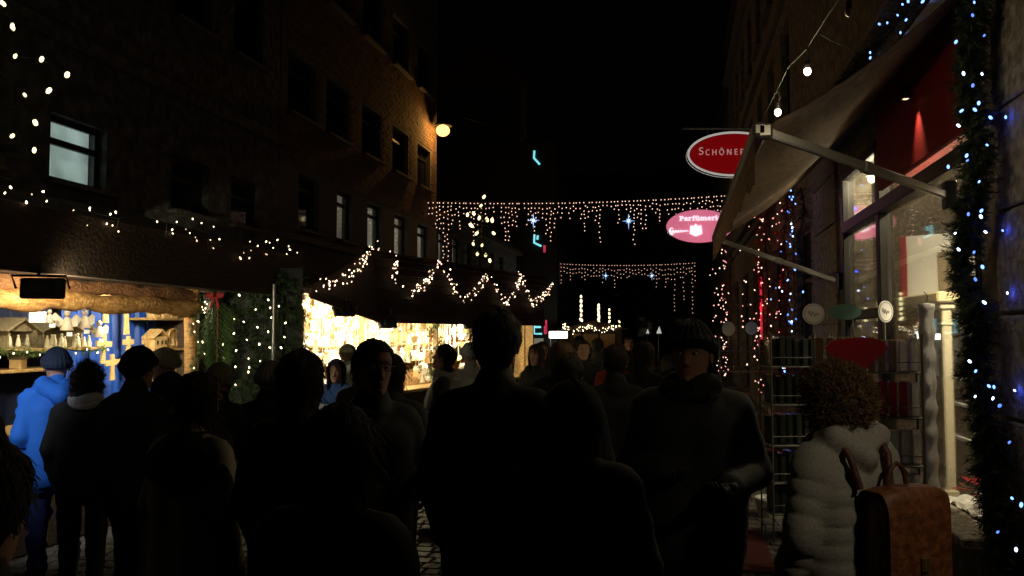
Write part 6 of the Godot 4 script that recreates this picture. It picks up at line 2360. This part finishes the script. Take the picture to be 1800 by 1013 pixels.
func build_racks() -> void:
	var tiers := [0.24, 0.50, 0.81, 1.15, 1.47]
	var specs := [[Vector3(1.36, 0, -6.5), -0.12, 0.72, "wire display rack of wrapped calendars before the shop window", 10], [Vector3(0.98, 0, -7.45), 0.25, 0.5, "dark display rack of calendars behind the red diamond sign", 7], [Vector3(1.0, 0, -13.4), 0.0, 0.7, "wire display rack below two round signs further along the shops", 9]]
	var cols := [
		["dark shrink-wrapped calendar", mat(Color(0.02, 0.025, 0.02), 0.25)],
		["crinkled foil-wrapped calendar", M.foil],
		["dark green wrapped calendar", mat(Color(0.01, 0.03, 0.018), 0.25)],
		["dark red wrapped calendar", mat(Color(0.16, 0.012, 0.012), 0.25)],
		["brown wrapped calendar", mat(Color(0.12, 0.08, 0.04), 0.3)]]
	var packs := []
	for i in 2:
		var pb := MB.new()
		pb.box(Vector3(0, 0.115 + 0.01 * i, 0), Vector3(0.05, 0.23 + 0.02 * i, 0.17), 0.006)
		packs.push_back(pb.mesh())
	var ri := 0
	for q in specs:
		var R := thing("display_rack", q[3], "rack", q[0], q[1])
		var w: float = q[2]
		for sx in [-1.0, 1.0]:
			for sz in [-0.14, 0.14]:
				var pb := MB.new()
				pb.tube([Vector3(sx * w * 0.5, 0, sz), Vector3(sx * w * 0.5, 1.74, sz)], 0.009, 6)
				obj("upright", pb, M.rack, R)
		for t in tiers:
			var sb := MB.new()
			sb.box(Vector3(0, t - 0.01, 0), Vector3(w, 0.012, 0.28), 0.002)
			sb.tube([Vector3(-w * 0.5, t + 0.07, 0.14), Vector3(w * 0.5, t + 0.07, 0.14)], 0.004, 5)
			sb.tube([Vector3(-w * 0.5, t + 0.07, -0.14), Vector3(w * 0.5, t + 0.07, -0.14)], 0.004, 5)
			obj("tier", sb, M.rack, R)
		if ri < 2:
			var where: String = ["wire window rack", "dark diamond-sign rack"][ri]
			for ti in tiers.size():
				var c = cols[[1, 1, 2, 3, 4][ti]] if ri == 0 else cols[0]
				for k in q[4]:
					var x: float = -w * 0.5 + 0.045 + (w - 0.09) * k / (float(q[4]) - 1.0)
					var p: Vector3 = q[0] + Basis(Vector3.UP, q[1]) * Vector3(x, tiers[ti] - 0.002, rng.randf_range(-0.02, 0.02))
					var cc = c
					if ri == 0 and (ti == 4 and k > 7 or ti == 2 and k > 5 or ti == 3 and k > 8): cc = cols[1]
					var o := put("calendar", packs[rng.randi() % 2], cc[1], null, p)
					o.rotation.y = q[1] + rng.randf_range(-0.04, 0.04)
					tag(o, "%s on the %s tier of the %s" % [cc[0], ["lowest", "second lowest", "middle", "second highest", "top"][ti], where], "calendar", "calendars on the racks")
		ri += 1
	# little signs on sticks
	var discs := [[Vector3(1.08, 1.90, -7.0), 0.085, 0.085, M.card, 0.1, "round white sign with scribbled letters at the dark rack"], [Vector3(1.31, 1.915, -6.95), 0.125, 0.062, M.tag_teal, 0.1, "teal oval sign between two round white signs"], [Vector3(1.60, 1.915, -6.9), 0.07, 0.085, M.card, 0.5, "round white ribbed sign beside the glitter tube"], [Vector3(0.80, 1.81, -13.5), 0.105, 0.115, M.cream, 0.3, "yellowish round sign on the further rack"], [Vector3(1.15, 1.82, -13.5), 0.1, 0.105, M.card, 0.3, "greyish round sign on the further rack"]]
	var di := 0
	for q in discs:
		var S := thing("stick_sign", q[5], "sign", q[0], q[4])
		var b := MB.new()
		oval(b, q[1], q[2], -0.004, 0.004, 28)
		obj("plate", b, q[3], S)
		b = MB.new()
		for x in ([0.0] if di != 1 else [-0.06, 0.06]):
			b.tube([Vector3(x, -q[2] * 0.8, -0.008), Vector3(x * 1.8, -q[2] - (0.4 if di < 3 else 0.2), -0.008)], 0.004, 5)
		obj("stick", b, M.alu, S)
		if di in [0, 2]:
			b = MB.new()
			ring(b, q[1] * 0.86, q[2] * 0.86, 0.0025, 0.006)
			var pts := []
			for i in 30:
				var t := i / 29.0
				pts.push_back(Vector3(lerp(-0.04, 0.04, t) * q[1] / 0.085, 0.018 * sin(t * 19.0) * (1.4 - t) + 0.006 * sin(t * 7.0), 0.006))
			b.tube(pts, 0.0028, 5)
			obj("lettering", b, M.letter_grey, S)
		di += 1
	var D := thing("diamond_sign", "dark red diamond-shaped sign standing before the wire rack", "sign", Vector3(1.17, 1.65, -5.86), 0.05)
	var b := MB.new()
	b.prism(PackedVector2Array([Vector2(-0.205, -0.005), Vector2(-0.12, -0.085), Vector2(0.0, -0.205), Vector2(0.12, -0.085), Vector2(0.205, 0.0), Vector2(0.15, 0.055), Vector2(0.0, 0.07), Vector2(-0.15, 0.05)]), -0.006, 0.006)
	obj("plate", b, mat(Color(0.3, 0.012, 0.012), 0.35), D)
	b = MB.new()
	b.tube([Vector3(0, 0.02, -0.014), Vector3(0, -1.62, -0.014)], 0.009, 6)
	b.lathe(Vector3(0, -1.65, -0.014), [[0.001, 0.0], [0.11, 0.0], [0.11, 0.015], [0.012, 0.03], [0.001, 0.03]], 16)
	obj("stand", b, M.dark_metal, D)

func build_people() -> void:
	var blk := Color(0.010, 0.010, 0.011)
	person("person with dark hair and dark green coat standing behind the cream coat and shawl", {at = [-1.10, -1.12], h = 1.57, turn = 195, coat = Color(0.006, 0.012, 0.009), hair = "short", hair_col = Color(0.004, 0.003, 0.003), strands = 1500, fat = 1.35, folds = 0.006})
	person("person in a tan coat beside the bright blue jacket, half cut off", {at = [-3.72, -3.72], h = 1.60, turn = -150, coat = Color(0.13, 0.095, 0.05), hood = true, hair = "long", folds = 0.008})
	person("person in a bright blue hooded jacket and navy knit hat before the cross hut", {at = [-4.32, -5.14], h = 1.64, turn = -130, coat = Color(0.006, 0.13, 0.6), fat = 1.12, legs = Color(0.012, 0.035, 0.2), hood = true, hair = "none", hat = "beanie", hat_col = Color(0.012, 0.025, 0.06), top = 0.02, folds = 0.024, cell = 0.012, collar = 0.03, lean = 0.05})
	person("person with dark curly hair and white collar beside the blue jacket", {at = [-3.93, -4.94], h = 1.54, turn = -150, coat = blk, hair = "curly", hair_col = Color(0.012, 0.009, 0.007), strands = 1200, top = 0.035, scarf = Color(0.5, 0.5, 0.52), folds = 0.008})
	person("person in a black cap and dark jacket looking at the crosses", {at = [-3.2, -4.45], h = 1.66, turn = 170, coat = Color(0.008, 0.014, 0.014), hair = "short", hat = "beanie", hat_col = Color(0.006, 0.006, 0.007), top = 0.02, fat = 1.1, folds = 0.008})
	person("person in profile with beige hat facing the cross hut shelves", {at = [-3.78, -5.62], h = 1.63, turn = -60, coat = blk, hat = "beanie", hat_col = Color(0.3, 0.26, 0.18), top = 0.02, hair = "none", head_turn = -20.0})
	person("person in a dark blue hood below the beige hat", {at = [-3.17, -4.72], h = 1.50, turn = 170, coat = Color(0.008, 0.012, 0.03), hair = "none", hat = "hood", hat_col = Color(0.01, 0.014, 0.035), top = 0.025, scarf = Color(0.35, 0.36, 0.4)})
	person("person with long dark red hair in a cream coat and dark shawl", {at = [-2.07, -3.27], h = 1.56, turn = 165, shawl_hem = 1.29, coat = Color(0.5, 0.42, 0.29), hair = "long", hair_len = -1.9, hair_col = Color(0.02, 0.008, 0.006), shawl = Color(0.012, 0.008, 0.008), fat = 1.1, folds = 0.006})
	person("person in a light ribbed hat behind the dark red hair", {at = [-2.9, -4.86], h = 1.55, turn = -175, coat = blk, hair = "none", hat = "beanie", hat_col = Color(0.2, 0.18, 0.13), top = 0.02})
	person("person in a pale grey hat before the fir screen", {at = [-2.58, -4.92], h = 1.56, turn = 178, coat = blk, hair = "none", hat = "beanie", hat_col = Color(0.22, 0.2, 0.16), top = 0.02})
	person("person with brown hair and broad black jacket before the fir screen", {at = [-1.53, -3.17], h = 1.66, turn = 175, coat = blk, hair = "long", hair_len = -1.1, hair_col = Color(0.016, 0.009, 0.006), fat = 1.1, folds = 0.006})
	person("person in a blue jacket with white chest band and dark hood, by the ornaments", {at = [-3.22, -7.5], h = 1.50, turn = -10, coat = Color(0.02, 0.08, 0.3), hat = "hood", hat_col = Color(0.012, 0.01, 0.02), top = 0.03, hair = "long", band = true, head_turn = 20.0, skin = Color(0.5, 0.3, 0.2)})
	person("person in an olive cap and white scarf lit by the ornament hut", {at = [-3.5, -8.45], h = 1.63, turn = -130, coat = Color(0.12, 0.13, 0.09), arms = [[0.25, 1.12, 0.0, 0.12, 1.13, 0.24], [0.25, 1.12, 0.0, 0.14, 1.10, 0.25]], hat = "cap", hat_col = Color(0.12, 0.13, 0.07), top = 0.02, scarf = Color(0.6, 0.6, 0.55)})
	person("person with glasses and dark jacket facing away from the ornament hut", {at = [-1.34, -3.51], h = 1.71, turn = 40, coat = blk, arms = [[0.25, 1.12, 0.0, 0.12, 1.13, 0.24], [0.25, 1.12, 0.0, 0.14, 1.10, 0.25]], glasses = true, hair_col = Color(0.014, 0.01, 0.008), cell = 0.016, folds = 0.006, skin = Color(0.36, 0.2, 0.14)})
	person("person with long straight dark hair right behind the glasses wearer", {at = [-1.7, -4.75], h = 1.61, turn = -165, coat = blk, hair = "long", hair_col = Color(0.008, 0.006, 0.005)})
	person("person in profile looking up at the ornaments, grey scarf over the shoulders", {at = [-1.98, -6.97], h = 1.64, turn = -95, coat = blk, arms = [[0.25, 1.12, 0.0, 0.12, 1.13, 0.24], [0.25, 1.12, 0.0, 0.14, 1.10, 0.25]], head_tip = -18.0, scarf = Color(0.3, 0.28, 0.24), shawl = Color(0.16, 0.15, 0.13), hair_col = Color(0.012, 0.008, 0.006), skin = Color(0.45, 0.24, 0.15)})
	person("person in a pale hat and light jacket behind the upward-looking profile", {at = [-1.98, -7.85], h = 1.65, turn = -150, coat = Color(0.3, 0.29, 0.26), hair = "none", hat = "beanie", hat_col = Color(0.3, 0.32, 0.3), top = 0.02})
	person("tall person with short hair and pale collar seen from behind", {at = [-0.71, -3.22], h = 1.83, turn = 178, coat = blk, hair = "short", hair_col = Color(0.02, 0.016, 0.012), trim = Color(0.1, 0.1, 0.095), collar = 0.035, fat = 1.15, cell = 0.016, strands = 1400, folds = 0.006})
	person("bulky person in a dark cap, face turned to the huts, before the card racks", {at = [0.06, -3.72], h = 1.80, turn = 0, coat = Color(0.009, 0.01, 0.009), arms = [[0.25, 1.12, 0.0, 0.12, 1.13, 0.24], [0.25, 1.12, 0.0, 0.14, 1.10, 0.25]], hat = "beanie", hat_col = Color(0.006, 0.006, 0.006), top = 0.02, fat = 1.25, hair = "none", scarf = Color(0.012, 0.014, 0.01), head_turn = -14.0, cell = 0.016, folds = 0.006, skin = Color(0.45, 0.22, 0.13)})
	var W := person("person with light brown curly hair in a cream quilted jacket at the card racks", {at = [0.60, -3.28], h = 1.63, turn = -146, coat = Color(0.46, 0.42, 0.35), hair = "curly", hair_col = Color(0.10, 0.06, 0.025), strands = 6500, top = 0.05, quilt = 1.0, fat = 1.12, hood = 0.72, cell = 0.011, hem = 0.74, folds = 0.014, legs = Color(0.02, 0.02, 0.025)})
	backpack(W)
	person("short person in a dark grey jacket before the glasses wearer", {at = [-0.87, -2.02], h = 1.55, turn = 170, coat = Color(0.009, 0.01, 0.01), hair = "long", hair_len = -1.3, hair_col = Color(0.004, 0.003, 0.003), strands = 1500, fat = 1.2, folds = 0.008, hem = 0.6, head_turn = 15.0})
	person("short person in a long black coat beside the tall pale-collared person", {at = [-0.33, -2.62], h = 1.60, turn = -172, coat = blk, hair = "none", hat = "hood", hat_col = Color(0.007, 0.007, 0.008), top = 0.03, fat = 1.15, folds = 0.008, hem = 0.5})
	person("person in a long dark coat behind the cream coat and shawl", {at = [-2.55, -4.1], h = 1.52, turn = 160, coat = blk, hair = "short", fat = 1.15, hem = 0.5, folds = 0.008, head_turn = -25.0})
	# crowd down the street
	var far := [
		[945, -1.50, -8.9, 1.61, -20, blk, "long", Color(0.02, 0.012, 0.008), "person with pale face and dark hair in the far crowd near the neon letters"],
		[985, -0.90, -6.46, 1.67, 175, Color(0.012, 0.01, 0.008), "long", Color(0.06, 0.03, 0.014), "person with light brown hair seen from behind below the white light box"],
		[1025, -1.12, -10.0, 1.65, 15, blk, "short", Color(0.012, 0.008, 0.006), "person with short dark hair facing this way below the far hut"],
		[1080, -0.67, -9.06, 1.60, 160, Color(0.26, 0.008, 0.012), "none", Color(0.01, 0.01, 0.01), "person in a red hooded jacket in the far crowd"],
		[1135, -0.34, -9.13, 1.64, 10, blk, "long", Color(0.1, 0.06, 0.03), "person with fair hair beside the red jacket"],
		[1050, -1.14, -12.0, 1.66, 170, blk, "short", Color(0.01, 0.008, 0.006), "dark-clad person behind the short-haired face in the far crowd"],
		[965, -1.7, -10.4, 1.62, 30, blk, "long", Color(0.04, 0.02, 0.01), "person with brown hair in the far crowd beside the pale face"],
		[1000, -0.62, -4.75, 1.62, 176, blk, "short", Color(0.01, 0.008, 0.006), "person in black walking right behind the tall short-haired person"],
		[1060, -0.42, -5.7, 1.66, -172, blk, "short", Color(0.012, 0.008, 0.006), "person in black walking before the red jacket"],
		[1110, -0.30, -7.3, 1.66, 180, blk, "long", Color(0.012, 0.008, 0.006), "person in black with long hair before the fair-haired person"],
		[1160, 0.02, -8.3, 1.64, 175, blk, "short", Color(0.01, 0.008, 0.006), "person in black beside the fair-haired person, nearer the shops"],
		[1180, 0.0, -12.5, 1.7, 170, blk, "short", Color(0.01, 0.008, 0.006), "person in black far down the street towards the shops"],
		[915, -1.2, -5.6, 1.66, 178, blk, "long", Color(0.012, 0.008, 0.006), "person in black with long hair right of the pale collar"],
		[1100, -0.8, -14.0, 1.68, 10, blk, "short", Color(0.02, 0.012, 0.008), "person far down the street behind the red jacket"],
		[1035, -1.7, -14.5, 1.7, 165, blk, "none", Color(0.01, 0.01, 0.01), "hooded person far down the street below the light columns"],
		[700, -2.5, -6.3, 1.56, 170, blk, "long", Color(0.01, 0.007, 0.006), "person in black with long hair near the blue banded jacket"]]
	for q in far:
		var d := {at = [q[1], q[2]], h = q[3], turn = q[4], coat = q[5], hair = q[6], hair_col = q[7], cell = 0.024, strands = 260, stride = 0.12, skin = Color(0.45, 0.26, 0.18)}
		if q[6] == "none":
			d.hat = "hood"
			d.hat_col = q[5]
			d.top = 0.03
		person(q[8], d)

func sp(v: float) -> float:
	return signf(v) * pow(absf(v), 0.42)

func backpack(W: Node3D) -> void:
	var B := thing("backpack", "brown leather backpack with flap worn over the cream quilted jacket", "backpack", W.position, W.rotation.y)
	var o := Vector3(-0.075, 1.03, -0.205)
	var b := MB.new()
	var rows := []
	for i in 19:
		var t := -PI / 2 + PI * i / 18.0
		var row := PackedVector3Array()
		var k: float = sp(maxf(cos(t), 0.0))
		for j in 36:
			var a := TAU * j / 36.0
			var slump := 1.0 + 0.07 * sin(t * -1.0) + 0.02 * sin(a * 3.0 + t * 2.0)
			row.push_back(o + Vector3(0.135 * k * sp(cos(a)) * slump, 0.205 * sp(sin(t)) - 0.03, -0.068 * k * sp(sin(a)) * slump))
		rows.push_back(row)
	b.grid(rows, true)
	obj("bag", b, M.leather, B)
	b = MB.new()
	rows = []
	for i in 22:
		var f: float = lerp(0.75, 3.45, i / 21.0)
		var row := PackedVector3Array()
		for j in 14:
			var u := -1.0 + 2.0 * j / 13.0
			row.push_back(o + Vector3(0.142 * u * (1.0 + 0.05 * maxf(0.0, f - 1.6) / 1.8), 0.212 * sp(sin(f)) - 0.03 - 0.012 * u * u * u * u, 0.078 * sp(cos(f)) + 0.008 * u * u * u * u - 0.004 * sin(u * 5.0 + f * 3.0)))
		rows.push_back(row)
	b.grid(rows)
	var r2 := []
	for r in rows:
		var q := PackedVector3Array()
		for p in r: q.push_back(o + (p - o) * Vector3(1.0, 0.985, 0.955))
		r2.push_back(q)
	b.grid(r2, false, [], true)
	obj("flap", b, M.leather, B)
	for s in [-1.0, 1.0]:
		b = MB.new()
		b.tube([Vector3(s * 0.07, 1.2, -0.15), Vector3(s * 0.09, 1.31, -0.125), Vector3(s * 0.10, 1.375, -0.07), Vector3(s * 0.105, 1.395, -0.01), Vector3(s * 0.105, 1.36, 0.06), Vector3(s * 0.105, 1.27, 0.115), Vector3(s * 0.115, 1.15, 0.135), Vector3(s * 0.15, 1.03, 0.11), Vector3(s * 0.17, 0.93, 0.02), Vector3(s * 0.13, 0.87, -0.1), Vector3(s * 0.10, 0.86, -0.16)], 0.013, 8)
		obj("strap", b, M.leather_dark, B)
	b = MB.new()
	var pts := []
	for i in 9:
		var a := PI * i / 8.0
		pts.push_back(o + Vector3(0.045 * cos(a), 0.17 + 0.085 * sin(a), 0.03))
	b.tube(pts, 0.009, 8)
	obj("handle", b, M.leather_dark, B)
	b = MB.new()
	b.box(o + Vector3(0, -0.07, -0.084), Vector3(0.03, 0.05, 0.012), 0.003)
	obj("clasp", b, M.metal_gold, B)
